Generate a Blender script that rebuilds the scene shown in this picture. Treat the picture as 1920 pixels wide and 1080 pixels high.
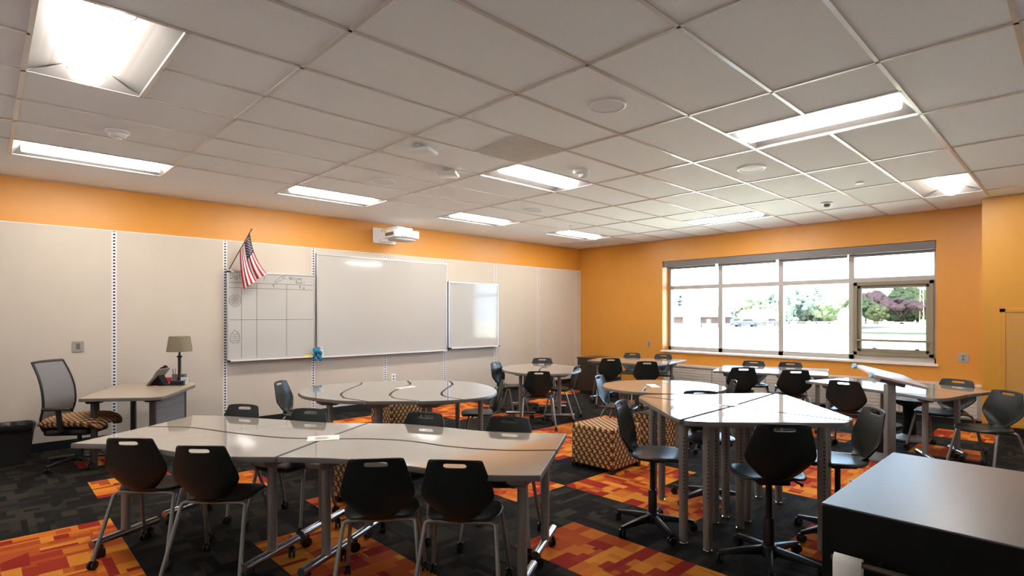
import bpy, math, random
from math import sin, cos, pi, radians as R
from mathutils import Vector, Matrix
random.seed(7)
for o in list(bpy.data.objects): bpy.data.objects.remove(o)
S = bpy.context.scene
C = S.collection

# ------------------------------------------------------------------ camera
EYE = 1.515
YAW = .8064
cam = bpy.data.cameras.new('camera'); camo = bpy.data.objects.new('camera', cam); C.objects.link(camo)
camo.location = (0, 0, EYE); camo.rotation_euler = (pi/2, 0, YAW - pi/2)
cam.sensor_width = 36; cam.lens = 1036.4/1920*36
cam.shift_y = (590.8-540)/1920
cam.clip_end = 2000; cam.clip_start = .05
S.camera = camo
# ------------------------------------------------------------------ world, sun, exposure
W = bpy.data.worlds.new('sky'); S.world = W; W.use_nodes = True
wn = W.node_tree.nodes; wn['Background'].inputs[0].default_value = (.52, .76, 1, 1); wn['Background'].inputs[1].default_value = 3.6
sun = bpy.data.lights.new('sun', 'SUN'); suno = bpy.data.objects.new('sun', sun); C.objects.link(suno)
sun.energy = 20; sun.angle = .01; sun.color = (1, .93, .80)
suno.rotation_euler = (R(38), 0, R(-75)); suno.location = (0, 0, 30)
S.view_settings.view_transform = 'Standard'; S.view_settings.look = 'None'
S.view_settings.gamma = 1; S.view_settings.use_curve_mapping = False
S.view_settings.exposure = 2.08
LAMP = 12.6
S.cycles.use_denoising = True
S.cycles.max_bounces = 8; S.cycles.diffuse_bounces = 5; S.cycles.glossy_bounces = 4
S.cycles.transparent_max_bounces = 12
S.cycles.sample_clamp_indirect = 8

# ------------------------------------------------------------------ materials
def new(name):
    m = bpy.data.materials.new(name); m.use_nodes = True
    return m, m.node_tree.nodes, m.node_tree.links, m.node_tree.nodes['Principled BSDF']
def mat(name, col, rough=.5, metal=0, noise=0, nscale=60, bump=0, spec=.5, coat=0):
    m, n, l, b = new(name)
    b.inputs['Base Color'].default_value = (*col, 1); b.inputs['Roughness'].default_value = rough
    b.inputs['Metallic'].default_value = metal; b.inputs['Specular IOR Level'].default_value = spec
    if coat: b.inputs['Coat Weight'].default_value = coat; b.inputs['Coat Roughness'].default_value = .04
    if noise or bump:
        tc = n.new('ShaderNodeTexCoord'); t = n.new('ShaderNodeTexNoise'); t.inputs['Scale'].default_value = nscale
        t.inputs['Detail'].default_value = 3
        l.new(tc.outputs['Object'], t.inputs['Vector'])
        if noise:
            r = n.new('ShaderNodeValToRGB'); r.color_ramp.elements[0].position = .3; r.color_ramp.elements[1].position = .7
            r.color_ramp.elements[0].color = (*[c*(1-noise) for c in col], 1); r.color_ramp.elements[1].color = (*[min(1, c*(1+noise)) for c in col], 1)
            l.new(t.outputs['Fac'], r.inputs['Fac']); l.new(r.outputs['Color'], b.inputs['Base Color'])
        if bump:
            bp = n.new('ShaderNodeBump'); bp.inputs['Strength'].default_value = bump; bp.inputs['Distance'].default_value = .002
            l.new(t.outputs['Fac'], bp.inputs['Height']); l.new(bp.outputs['Normal'], b.inputs['Normal'])
    return m
def emit(name, col, s):
    m, n, l, b = new(name)
    b.inputs['Base Color'].default_value = (.8, .8, .8, 1)
    b.inputs['Emission Color'].default_value = (*col, 1); b.inputs['Emission Strength'].default_value = s
    return m
def math_node(n, l, op, a, b=None):
    k = n.new('ShaderNodeMath'); k.operation = op
    for i, v in enumerate((a, b)):
        if v is None: continue
        if isinstance(v, (int, float)): k.inputs[i].default_value = v
        else: l.new(v, k.inputs[i])
    return k.outputs[0]
M = {}
M['orange'] = mat('orange_paint', (.60, .25, .030), .45, noise=.03, nscale=3)
M['orange2'] = mat('amber_paint', (.58, .265, .025), .45, noise=.03, nscale=3)
M['cream'] = mat('cream_wall_panel', (.55, .475, .39), .6, noise=.02, nscale=3)
M['backwall'] = mat('pale_paint', (.88, .87, .86), .6)
M['tile'] = mat('ceiling_tile', (.93, .945, .985), .9, noise=.05, nscale=160, bump=.25)
M['grid'] = mat('ceiling_grid_metal', (.66, .61, .57), .28, coat=.4)
M['white'] = mat('white_plastic', (.90, .90, .90), .4)
M['whitemetal'] = mat('white_enamel', (.80, .77, .72), .35)
M['base'] = mat('black_rubber_base', (.006, .006, .007), .5)
M['board'] = mat('whiteboard', (.48, .455, .42), .10, coat=.3)
M['alu'] = mat('brushed_aluminium', (.6, .6, .62), .3, .9)
M['black'] = mat('black_plastic', (.008, .008, .009), .4)
M['chair'] = mat('charcoal_plastic', (.014, .0175, .0165), .38, noise=.1, nscale=300, bump=.06, spec=.38)
M['leg'] = mat('titanium_tube', (.27, .255, .24), .33, .6)
M['post'] = mat('taupe_post', (.27, .25, .235), .36, .35)
M['chrome'] = mat('chrome', (.85, .86, .9), .08, 1)
M['tube'] = mat('satin_steel', (.46, .48, .52), .22, .95)
M['top'] = mat('grey_laminate', (.355, .315, .265), .05, noise=.02, nscale=400, coat=.5)
M['edge'] = mat('taupe_edge_band', (.125, .107, .093), .4)
M['dark'] = mat('dark_laminate', (.004, .004, .004), .6, spec=.2)
M['cabtop'] = mat('grey_metal_top', (.125, .122, .125), .33, noise=.06, nscale=25, bump=.06)
M['brown'] = mat('dark_brown_laminate', (.035, .018, .012), .35)
M['frame'] = mat('window_frame_metal', (.42, .385, .34), .35, .2)
M['sash'] = mat('bronze_sash', (.26, .22, .15), .4, .3)
M['sill'] = mat('sill_white', (.75, .68, .62), .35)
M['shade'] = mat('shade_grey', (.16, .145, .14), .6)
M['vent'] = mat('beige_metal', (.52, .46, .40), .4)
M['ventdark'] = mat('shadow_gap', (.30, .27, .235), .6)
M['steelplate'] = mat('steel_plate', (.45, .42, .38), .35, .6)
M['paper'] = mat('paper', (.85, .82, .78), .6)
M['ink'] = mat('ink', (.35, .2, .12), .7)
M['red'] = mat('red', (.45, .012, .02), .5)
M['flagred'] = mat('flag_red', (.36, .008, .02), .7)
M['flagwhite'] = mat('flag_white', (.78, .70, .68), .7)
M['flagblue'] = mat('flag_navy', (.018, .016, .055), .7)
M['marker'] = mat('marker_ink', (.05, .05, .055), .6)
M['bluefur'] = mat('blue_plush', (.01, .20, .38), .9, noise=.4, nscale=60, bump=1)
M['yellow'] = mat('yellow', (.85, .7, .05), .5)
M['pink'] = mat('pink', (.75, .25, .25), .5)
M['cyan'] = mat('pale_blue', (.35, .6, .75), .6)
M['bag'] = mat('black_bin_liner', (.012, .011, .011), .3, noise=.3, nscale=20, bump=.6)
M['bin'] = mat('black_bin', (.022, .020, .019), .45)
M['mesh'] = mat('grey_mesh', (.17, .155, .15), .7, noise=.15, nscale=900)
M['modesty'] = mat('grey_modesty', (.17, .165, .18), .45)
M['lampshade'] = mat('tan_fabric', (.24, .20, .13), .9, noise=.25, nscale=160)
M['glossgrey'] = mat('grey_plastic', (.16, .14, .11), .4)

# slotted standard: white metal with dark slots by height
def slotted():
    m, n, l, b = new('slotted_standard')
    tc = n.new('ShaderNodeTexCoord'); sp = n.new('ShaderNodeSeparateXYZ'); l.new(tc.outputs['Object'], sp.inputs[0])
    fr = math_node(n, l, 'FRACT', math_node(n, l, 'DIVIDE', math_node(n, l, 'ADD', sp.outputs['Z'], 10), .038))
    a = math_node(n, l, 'LESS_THAN', fr, .48)
    c = math_node(n, l, 'LESS_THAN', math_node(n, l, 'ABSOLUTE', sp.outputs['X']), .0115)
    f = math_node(n, l, 'MULTIPLY', a, c)
    mx = n.new('ShaderNodeMix'); mx.data_type = 'RGBA'
    mx.inputs['A'].default_value = (.72, .70, .72, 1); mx.inputs['B'].default_value = (.006, .006, .01, 1)
    l.new(f, mx.inputs['Factor']); l.new(mx.outputs['Result'], b.inputs['Base Color']); b.inputs['Roughness'].default_value = .4
    return m
M['slot'] = slotted()
# drilled post: holes along one side of an adjustable leg
def drilled():
    m, n, l, b = new('drilled_post')
    tc = n.new('ShaderNodeTexCoord'); sp = n.new('ShaderNodeSeparateXYZ'); l.new(tc.outputs['Object'], sp.inputs[0])
    fr = math_node(n, l, 'SUBTRACT', math_node(n, l, 'FRACT', math_node(n, l, 'DIVIDE', math_node(n, l, 'ADD', sp.outputs['Z'], 10), .0254)), .5)
    zz = math_node(n, l, 'MULTIPLY', fr, .0254)
    r2 = math_node(n, l, 'ADD', math_node(n, l, 'MULTIPLY', zz, zz), math_node(n, l, 'MULTIPLY', sp.outputs['Y'], sp.outputs['Y']))
    hole = math_node(n, l, 'LESS_THAN', r2, .0045**2)
    front = math_node(n, l, 'LESS_THAN', sp.outputs['X'], 0)
    zr = math_node(n, l, 'GREATER_THAN', sp.outputs['Z'], .34)
    zr2 = math_node(n, l, 'LESS_THAN', sp.outputs['Z'], .72)
    f = math_node(n, l, 'MULTIPLY', math_node(n, l, 'MULTIPLY', hole, front), math_node(n, l, 'MULTIPLY', zr, zr2))
    mx = n.new('ShaderNodeMix'); mx.data_type = 'RGBA'
    mx.inputs['A'].default_value = (.27, .25, .235, 1); mx.inputs['B'].default_value = (.003, .003, .003, 1)
    l.new(f, mx.inputs['Factor']); l.new(mx.outputs['Result'], b.inputs['Base Color'])
    b.inputs['Roughness'].default_value = .38; b.inputs['Metallic'].default_value = .35
    return m
M['drill'] = drilled()
# woven upholstery, UVs are in metres
def woven(name, cw=.064, ch=.043):
    m, n, l, b = new(name)
    uv = n.new('ShaderNodeUVMap'); sp = n.new('ShaderNodeSeparateXYZ'); l.new(uv.outputs[0], sp.inputs[0])
    v = math_node(n, l, 'DIVIDE', sp.outputs['Y'], ch)
    row = math_node(n, l, 'FLOOR', v); g = math_node(n, l, 'FRACT', v)
    arc = math_node(n, l, 'MULTIPLY', math_node(n, l, 'SINE', math_node(n, l, 'MULTIPLY', g, pi)), .32)
    u = math_node(n, l, 'ADD', math_node(n, l, 'ADD', math_node(n, l, 'DIVIDE', sp.outputs['X'], cw), math_node(n, l, 'MULTIPLY', row, .5)), arc)
    f = math_node(n, l, 'FRACT', u)
    r = n.new('ShaderNodeValToRGB'); e = r.color_ramp.elements
    r.color_ramp.interpolation = 'LINEAR'
    e[0].position = 0; e[0].color = (.03, .022, .006, 1); e[1].position = 1; e[1].color = (.035, .022, .006, 1)
    for p, c in ((.18, (.10, .06, .012)), (.30, (.32, .07, .012)), (.45, (.50, .15, .03)), (.58, (.62, .42, .22)), (.80, (.66, .50, .30)), (.88, (.10, .06, .012))):
        k = e.new(p); k.color = (*c, 1)
    l.new(f, r.inputs['Fac'])
    eg = math_node(n, l, 'LESS_THAN', g, .16)
    mx = n.new('ShaderNodeMix'); mx.data_type = 'RGBA'; l.new(eg, mx.inputs['Factor'])
    l.new(r.outputs['Color'], mx.inputs['A']); mx.inputs['B'].default_value = (.09, .045, .012, 1)
    l.new(mx.outputs['Result'], b.inputs['Base Color']); b.inputs['Roughness'].default_value = .85
    return m
M['woven'] = woven('woven_upholstery'); M['woven2'] = woven('woven_seat_fabric', .05, .03)
# carpet: colour of each yarn block stored on the mesh, fine fibre noise on top
def carpet():
    m, n, l, b = new('carpet_tiles')
    at = n.new('ShaderNodeAttribute'); at.attribute_name = 'yarn'
    tc = n.new('ShaderNodeTexCoord')
    no = n.new('ShaderNodeTexNoise'); no.inputs['Scale'].default_value = 260; no.inputs['Detail'].default_value = 2
    l.new(tc.outputs['Object'], no.inputs['Vector'])
    mp = n.new('ShaderNodeMapRange'); mp.inputs['From Min'].default_value = .3; mp.inputs['From Max'].default_value = .7
    mp.inputs['To Min'].default_value = .55; mp.inputs['To Max'].default_value = 1.45
    l.new(no.outputs['Fac'], mp.inputs['Value'])
    mx = n.new('ShaderNodeVectorMath'); mx.operation = 'SCALE'
    l.new(at.outputs['Color'], mx.inputs[0]); l.new(mp.outputs[0], mx.inputs['Scale'])
    l.new(mx.outputs[0], b.inputs['Base Color']); b.inputs['Roughness'].default_value = .95
    b.inputs['Specular IOR Level'].default_value = .15
    bp = n.new('ShaderNodeBump'); bp.inputs['Strength'].default_value = .5; bp.inputs['Distance'].default_value = .003
    l.new(no.outputs['Fac'], bp.inputs['Height']); l.new(bp.outputs['Normal'], b.inputs['Normal'])
    return m
M['carpet'] = carpet()
def glass(name, tint, refl=.06):
    m, n, l, b = new(name); n.remove(b)
    t = n.new('ShaderNodeBsdfTransparent'); t.inputs[0].default_value = (*tint, 1)
    g = n.new('ShaderNodeBsdfGlossy'); g.inputs['Roughness'].default_value = .02
    fr = n.new('ShaderNodeFresnel'); fr.inputs['IOR'].default_value = 1.3
    mx = n.new('ShaderNodeMixShader'); l.new(fr.outputs[0], mx.inputs[0]); l.new(t.outputs[0], mx.inputs[1]); l.new(g.outputs[0], mx.inputs[2])
    l.new(mx.outputs[0], n['Material Output'].inputs[0])
    return m
M['glass'] = glass('window_glass', (.97, .98, 1)); M['screen'] = glass('screened_glass', (.45, .46, .45))
M['lens'] = emit('lit_lens', (1, .955, .915), LAMP)
M['perf'] = mat('perforated_orange', (.55, .27, .06), .5, noise=.12, nscale=500)

# ------------------------------------------------------------------ mesh builder
class MB:
    def __init__(s): s.v = []; s.f = []; s.m = []; s.uv = []
    def add(s, vs, fs, mi=0):
        o = len(s.v); s.v += [tuple(p) for p in vs]; s.f += [tuple(i+o for i in f) for f in fs]; s.m += [mi]*len(fs); return s
    def box(s, x0, y0, z0, x1, y1, z1, mi=0):
        v = [(x0,y0,z0),(x1,y0,z0),(x1,y1,z0),(x0,y1,z0),(x0,y0,z1),(x1,y0,z1),(x1,y1,z1),(x0,y1,z1)]
        return s.add(v, [(0,3,2,1),(4,5,6,7),(0,1,5,4),(1,2,6,5),(2,3,7,6),(3,0,4,7)], mi)
    def tube(s, pts, r, n=10, mi=0, r2=None):
        pts = [Vector(p) for p in pts]; k = len(pts); rings = []
        t0 = (pts[1]-pts[0]).normalized(); a = t0.orthogonal().normalized()
        for i, p in enumerate(pts):
            t = (pts[min(i+1,k-1)]-pts[max(i-1,0)]).normalized()
            a = (a - t*a.dot(t)).normalized(); b = t.cross(a)
            rr = r if r2 is None else r+(r2-r)*i/(k-1)
            rings.append([p+a*cos(2*pi*j/n)*rr+b*sin(2*pi*j/n)*rr for j in range(n)])
        vs = [q for g in rings for q in g]; fs = []
        for i in range(k-1):
            for j in range(n): fs.append((i*n+j, i*n+(j+1)%n, (i+1)*n+(j+1)%n, (i+1)*n+j))
        fs.append(tuple(range(n))[::-1]); fs.append(tuple((k-1)*n+j for j in range(n)))
        return s.add(vs, fs, mi)
    def lathe(s, prof, c=(0,0,0), n=24, mi=0, axis='z'):
        vs = []; fs = []; k = len(prof)
        for r, z in prof:
            for j in range(n):
                a = 2*pi*j/n
                p = (r*cos(a), r*sin(a), z)
                if axis == 'y': p = (p[0], p[2], p[1])
                if axis == 'x': p = (p[2], p[0], p[1])
                vs.append((p[0]+c[0], p[1]+c[1], p[2]+c[2]))
        for i in range(k-1):
            for j in range(n): fs.append((i*n+j, i*n+(j+1)%n, (i+1)*n+(j+1)%n, (i+1)*n+j))
        fs.append(tuple(range(n))[::-1]); fs.append(tuple((k-1)*n+j for j in range(n)))
        return s.add(vs, fs, mi)
    def prism(s, poly, z0, z1, mi=0):
        n = len(poly); vs = [(x,y,z0) for x,y in poly]+[(x,y,z1) for x,y in poly]
        fs = [tuple(range(n))[::-1], tuple(range(n,2*n))]+[(i,(i+1)%n,n+(i+1)%n,n+i) for i in range(n)]
        return s.add(vs, fs, mi)
    def ball(s, c, rx, ry=None, rz=None, n=16, mi=0, k=8):
        ry = ry or rx; rz = rz or rx
        o = len(s.v); pr = [(sin(pi*i/k), -cos(pi*i/k)) for i in range(k+1)]; pr[0] = (.001,-1); pr[-1] = (.001,1)
        s.lathe(pr, n=n, mi=mi)
        for i in range(o, len(s.v)):
            x,y,z = s.v[i]; s.v[i] = (c[0]+x*rx, c[1]+y*ry, c[2]+z*rz)
        return s
    def obj(s, name, m, parent=None, smooth=True, bevel=0, ang=35):
        me = bpy.data.meshes.new(name); me.from_pydata(s.v, [], s.f)
        for q in (m if isinstance(m, (list, tuple)) else [m]): me.materials.append(M[q] if isinstance(q, str) else q)
        if len(me.materials) > 1: me.polygons.foreach_set('material_index', s.m)
        me.validate(); me.update()
        o = bpy.data.objects.new(name, me); C.objects.link(o)
        if bevel:
            md = o.modifiers.new('b', 'BEVEL'); md.width = bevel; md.segments = 2; md.limit_method = 'ANGLE'; md.angle_limit = R(40)
            bake(o)
        if smooth:
            o.data.polygons.foreach_set('use_smooth', [True]*len(o.data.polygons)); o.data.set_sharp_from_angle(angle=R(ang))
        if parent: o.parent = parent
        return o
def bake(o):
    bpy.context.view_layer.update()
    dg = bpy.context.evaluated_depsgraph_get()
    me = bpy.data.meshes.new_from_object(o.evaluated_get(dg)); o.modifiers.clear(); o.data = me
def tag(o, label, cat, group=None):
    o['label'] = label; o['category'] = cat
    if group: o['group'] = group
    return o
def thing(name, label, cat, loc=(0,0,0), rz=0, group=None):
    o = bpy.data.objects.new(name, None); C.objects.link(o); o.location = loc; o.rotation_euler = (0,0,rz); o.empty_display_size = .1
    return tag(o, label, cat, group)
def struct(o): o['kind'] = 'structure'; return o
def dup(root, loc, rz, label, group=None, scale=None):
    r = root.copy(); C.objects.link(r); r.location = loc; r.rotation_euler = (0,0,rz); r['label'] = label
    if group: r['group'] = group
    elif 'group' in r: del r['group']
    if scale: r.scale = scale
    def rec(a, b):
        for ch in KIDS.get(a.name, []):
            c = ch.copy(); C.objects.link(c); c.parent = b; rec(ch, c)
    rec(root, r)
    return r
KIDS = {}
def index_kids(o):
    ks = [x for x in bpy.data.objects if x.parent == o]; KIDS[o.name] = ks
    for k in ks: index_kids(k)
def smooth_path(segs, n=6):
    """segs: list of point runs; each run is a smooth curve, runs meet in corners; returns closed polygon"""
    out = []
    for run in segs:
        p = [Vector((*q, 0)) for q in run]
        if len(p) == 2: out.append(run[0]); continue
        ext = [2*p[0]-p[1]]+p+[2*p[-1]-p[-2]]
        for i in range(1, len(ext)-2):
            for k in range(n):
                t = k/n; a,b,c,d = ext[i-1:i+3]
                q = .5*((2*b)+(c-a)*t+(2*a-5*b+4*c-d)*t*t+(3*b-a-3*c+d)*t**3)
                out.append((q.x, q.y))
    return out
def area(p): return sum(p[i][0]*p[(i+1)%len(p)][1]-p[(i+1)%len(p)][0]*p[i][1] for i in range(len(p)))/2
def offset(poly, d):
    """move every edge outwards by d (counter-clockwise polygon)"""
    n = len(poly); out = []
    for i in range(n):
        a, b, c = [Vector(poly[(i+k) % n]) for k in (-1, 0, 1)]
        e1 = (b-a).normalized(); e2 = (c-b).normalized()
        n1 = Vector((e1.y, -e1.x)); n2 = Vector((e2.y, -e2.x)); m = (n1+n2)
        if m.length < 1e-6: m = n1
        m.normalize(); k = max(.4, m.dot(n1)); q = b+m*d/k; out.append((q.x, q.y))
    return out
def roundpoly(poly, r, n=5):
    out = []; N = len(poly)
    for i in range(N):
        a, b, c = [Vector(poly[(i+k) % N]) for k in (-1, 0, 1)]
        u = (a-b); w = (c-b); rr = min(r, u.length*.45, w.length*.45); p0 = b+u.normalized()*rr; p2 = b+w.normalized()*rr
        for k in range(n+1):
            t = k/n; q = p0*(1-t)**2+b*2*t*(1-t)+p2*t*t; out.append((q.x, q.y))
    return out

# ================================================================== ROOM SHELL
CZ = 3.017; XW = 9.86; YL = 8.05; XB = -1.9; YB = -1.9; T = .61
GX = lambda m: T*(m+.2999); GY = lambda j: T*(j+4.4222)
# --- floor: carpet tiles
def build_floor():
    vs, fs, cs = [], [], []
    dark = [tuple(c*.56 for c in q) for q in [(.010,.009,.008), (.016,.014,.012), (.026,.022,.018), (.045,.038,.028), (.035,.036,.026), (.020,.019,.018), (.012,.010,.010), (.060,.050,.036), (.009,.008,.010)]]
    hot = [tuple(c*.80 for c in q) for q in [(.70,.19,.02), (.60,.13,.015), (.46,.075,.015), (.78,.27,.03), (.34,.022,.012), (.62,.16,.02), (.80,.30,.035), (.52,.09,.02), (.40,.035,.015)]]
    orange = {(-1,1),(-1,0),(-2,1),(-2,0),(-1,-1),(0,3),(0,5),(1,2),(2,0),(1,-1),(1,-2),(1,-3),(3,-3),(3,-4),(3,-5),(5,-2),(6,-2),(5,-3),(4,-1),(6,0),
              (7,1),(7,0),(8,1),(9,1),(8,3),(7,4),(7,5),(10,4),(8,5),(4,5),(5,5),(11,2),(12,2),(7,-4),(8,-4),(9,-4),(5,-5),(5,-6),(13,-5),(11,-5),(13,-3),(11,-3),
              (8,-1),(9,-3),(3,4),(13,0),(14,3),(9,-6),(2,-8),(0,-7),(4,-8),(7,-7),(12,5)}
    def face(q, c):
        o = len(vs); vs.extend([(*p, 0) for p in q]); fs.append(tuple(range(o, o+len(q)))); cs.append(c)
    def split(x0, y0, x1, y1, pal, rnd, horiz):
        w, h = x1-x0, y1-y0
        big = max(w, h)
        if big < .10 or (w*h < .022 and rnd.random() < .6) or min(w, h) < .035:
            c = rnd.choice(pal)
            if rnd.random() < .14 and min(w, h) > .06:
                c2 = rnd.choice(pal); k = rnd.uniform(.2, .8)
                if rnd.random() < .5:
                    xm = x0+w*k; face([(x0,y0),(xm,y0),(x1,y1),(x0,y1)], c); face([(xm,y0),(x1,y0),(x1,y1)], c2)
                else:
                    ym = y0+h*k; face([(x0,y0),(x1,y0),(x1,ym)], c2); face([(x0,y0),(x1,ym),(x1,y1),(x0,y1)], c)
            else: face([(x0,y0),(x1,y0),(x1,y1),(x0,y1)], c)
            return
        k = rnd.choice((.22,.33,.5,.5,.67,.78))
        along = rnd.random() < (.75 if horiz else .3)
        if w > 2.5*h: along = False
        if h > 2.5*w: along = True
        if along: m = y0+h*k; split(x0,y0,x1,m,pal,rnd,horiz); split(x0,m,x1,y1,pal,rnd,horiz)
        else: m = x0+w*k; split(x0,y0,m,y1,pal,rnd,horiz); split(m,y0,x1,y1,pal,rnd,horiz)
    for i in range(-8, 17):
        for j in range(-13, 9):
            x0 = .69+.61*i; y0 = 3.83+.61*j; x1 = min(x0+.61, XW); y1 = min(y0+.61, YL); x0 = max(x0, XB); y0 = max(y0, YB)
            if x1 <= x0+.01 or y1 <= y0+.01: continue
            rnd = random.Random(i*131+j*17+5)
            hot_t = (i, j) in orange
            split(x0, y0, x1, y1, hot if hot_t else dark, rnd, (i+j) % 2 == 0)
    me = bpy.data.meshes.new('floor'); me.from_pydata(vs, [], fs); me.materials.append(M['carpet'])
    at = me.color_attributes.new('yarn', 'FLOAT_COLOR', 'CORNER'); d = []
    for f, c in zip(me.polygons, cs): d += [*c, 1]*f.loop_total
    at.data.foreach_set('color', d)
    o = bpy.data.objects.new('floor', me); C.objects.link(o); struct(o)
build_floor()
# --- fixtures footprint in half-cells (m along X, j along Y)
LIGHTS = [  # m0, j0, along, label
 (0, 1, 'y', 'wide recessed ceiling light at the top corner above the teacher desk side, seen lengthwise'),
 (0, 6, 'x', 'recessed ceiling light above the teacher desk, close to the whiteboard wall'),
 (4, 6, 'x', 'recessed ceiling light in front of the wall projector, above the oval table'),
 (6, 2, 'x', 'recessed ceiling light beside the red and white strobe alarm in mid ceiling'),
 (8, 6, 'x', 'recessed ceiling light just beyond the wall projector along the whiteboard wall'),
 (12, 6, 'x', 'small far recessed ceiling light next to the return vent near the room corner'),
 (7, -3, 'y', 'large bright recessed ceiling light in the near half on the window side, crosswise'),
 (13, 1, 'y', 'thin crosswise recessed ceiling light right in front of the window wall'),
 (12, -3, 'x', 'recessed ceiling light above the window corner next to the orange column wall'),
]
hole = set()
for m0, j0, ax, _ in LIGHTS:
    for a in range(1 if ax == 'y' else 2):
        for b in range(2 if ax == 'y' else 1): hole.add((m0+a, j0+b))
mb = MB()
for m in range(-6, 17):
    for j in range(-11, 10):
        if (m, j) in hole: continue
        x0, x1 = max(GX(m), XB), min(GX(m+1), XW+.3); y0, y1 = max(GY(j), YB), min(GY(j+1), YL)
        if x1 > x0+.001 and y1 > y0+.001: mb.add([(x0,y0,CZ+.006),(x0,y1,CZ+.006),(x1,y1,CZ+.006),(x1,y0,CZ+.006)], [(0,1,2,3)])
struct(mb.obj('ceiling', 'tile', smooth=False))
mb = MB()
def bar(x0, y0, x1, y1, w=.012):
    if x0 == x1: mb.box(x0-w, y0, CZ-.002, x0+w, y1, CZ+.02)
    else: mb.box(x0, y0-w, CZ-.002, x1, y0+w, CZ+.02)
for j in range(-11, 7):
    y = GY(j)
    for m in range(-6, 17):
        x0, x1 = max(GX(m), XB), min(GX(m+1), XW)
        if x1 <= x0: continue
        if (m, j) in hole and (m, j-1) in hole: continue
        bar(x0, y, x1, y)
for m in range(-6, 17):
    x = GX(m)
    if not XB < x < XW: continue
    for j in range(-12, 7):
        y0, y1 = max(GY(j), YB), min(GY(j+1), YL)
        if y1 <= y0: continue
        if m % 2 == 0 or (m, j) in hole and (m-1, j) not in hole or (m-1, j) in hole and (m, j) not in hole:
            if (m, j) in hole and (m-1, j) in hole: continue
            bar(x, y0, x, y1)
mb.box(XB, YL-.02, CZ-.003, XW, YL, CZ+.0); mb.box(XW-.02, .94, CZ-.003, XW, YL, CZ)
struct(mb.obj('trim_1', 'grid', smooth=False))
mb = MB(); mb.box(XB-.2, YB-.2, CZ+.25, XW+.5, YL+.2, CZ+.4); struct(mb.obj('ceiling_slab', 'backwall', smooth=False)).name = 'ceiling.001'
# --- walls
PT = 2.513   # top of wall panels
mb = MB(); mb.box(XB-.2, YL, 0, XW+.4, YL+.2, CZ+.3); struct(mb.obj('wall_left', 'orange', smooth=False))
mb = MB(); mb.box(XB-.2, YB-.2, 0, XB, YL, CZ+.3); struct(mb.obj('wall_back', 'backwall', smooth=False))  # unseen wall, set close and near-white to bounce light into the room
mb = MB(); mb.box(XB, YB-.2, 0, XW, YB, CZ+.3); struct(mb.obj('wall_near', 'backwall', smooth=False))  # also out of view; its nearness and pale colour serve the bounced light
OY0, OY1, OZ0, OZ1 = 1.51, 5.92, .81, 2.59
mb = MB(); X2 = XW+.36
mb.box(XW, YB-.2, 0, X2, OY0, CZ+.3); mb.box(XW, OY1, 0, X2, YL, CZ+.3)
mb.box(XW, OY0, 0, X2, OY1, OZ0); mb.box(XW, OY0, OZ1, X2, OY1, CZ+.3)
struct(mb.obj('wall_right', 'orange', smooth=False))
mb = MB(); mb.box(9.30, YB, 0, XW, .95, CZ); struct(mb.obj('wall_column', 'orange2', smooth=False))
# white wall panels and slotted standards
xs = [-.085-1.224*2, -.085-1.224, -.085]+[1.135+1.2205*k for k in range(8)]
edges = [XB]+xs+[XW]
n = 2
for i in range(len(edges)-1):
    a, b = edges[i]+.026, edges[i+1]-.026
    if i == 0: a = edges[0]
    if i == len(edges)-2: b = XW
    mb = MB(); mb.box(a, 8.022, .10, b, 8.05, PT); struct(mb.obj('trim_%d' % n, 'cream', smooth=False)); n += 1
for x in xs:
    mb = MB(); mb.box(-.026, -.012, .10, .026, .004, PT-.004); o = mb.obj('trim_%d' % n, 'slot', smooth=False); o.location = (x, 8.034, 0); struct(o); n += 1
mb = MB(); mb.box(XB, 8.018, PT, XW, 8.05, PT+.010); struct(mb.obj('trim_%d' % n, 'sill', smooth=False)); n += 1
mb = MB(); mb.box(XB, 8.025, 0, XW, 8.05, .10); struct(mb.obj('baseboard_left', 'base', smooth=False))
mb = MB(); mb.box(XW-.012, .95, 0, XW, 8.02, .10); struct(mb.obj('baseboard_right', 'base', smooth=False))
mb = MB(); mb.box(9.288, YB, 0, 9.30, .95, .10); mb.box(9.29, .95, 0, XW, .962, .10); struct(mb.obj('baseboard_column', 'base', smooth=False))
# window: frame, mullions, panes
XF = 10.10
w = struct(thing('window_1', 'x', 'x', (0,0,0))); del w['label'], w['category']
mb = MB(); D1 = XF+.11
mb.box(XF, OY0, OZ0, D1, OY0+.06, OZ1); mb.box(XF, OY1-.05, OZ0, D1, OY1, OZ1)
mb.box(XF, OY0, OZ0, D1, OY1, OZ0+.075); mb.box(XF, OY0, OZ1-.06, D1, OY1, OZ1)
MY = [2.64, 3.73, 4.83]
for y in MY: mb.box(XF, y-.040, OZ0, D1, y+.040, OZ1)
mb.box(XF+.002, OY0, 2.030, D1-.002, OY1, 2.105)
mb.obj('window_frame', 'frame', w, smooth=False, bevel=.004)
ys = [OY0+.06]+MY+[OY1-.05]
for k in range(4):
    a, b = ys[k], ys[k+1]
    if k: a += .032
    if k < 3: b -= .032
    for lo in (0, 1):
        if k == 0 and lo == 0: continue
        z0, z1 = ((OZ0+.075, 2.035), (2.10, OZ1-.06))[lo]
        mb = MB(); mb.box(XF+.05, a, z0, XF+.056, b, z1); mb.obj('window_pane', 'glass', w, smooth=False)
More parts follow.
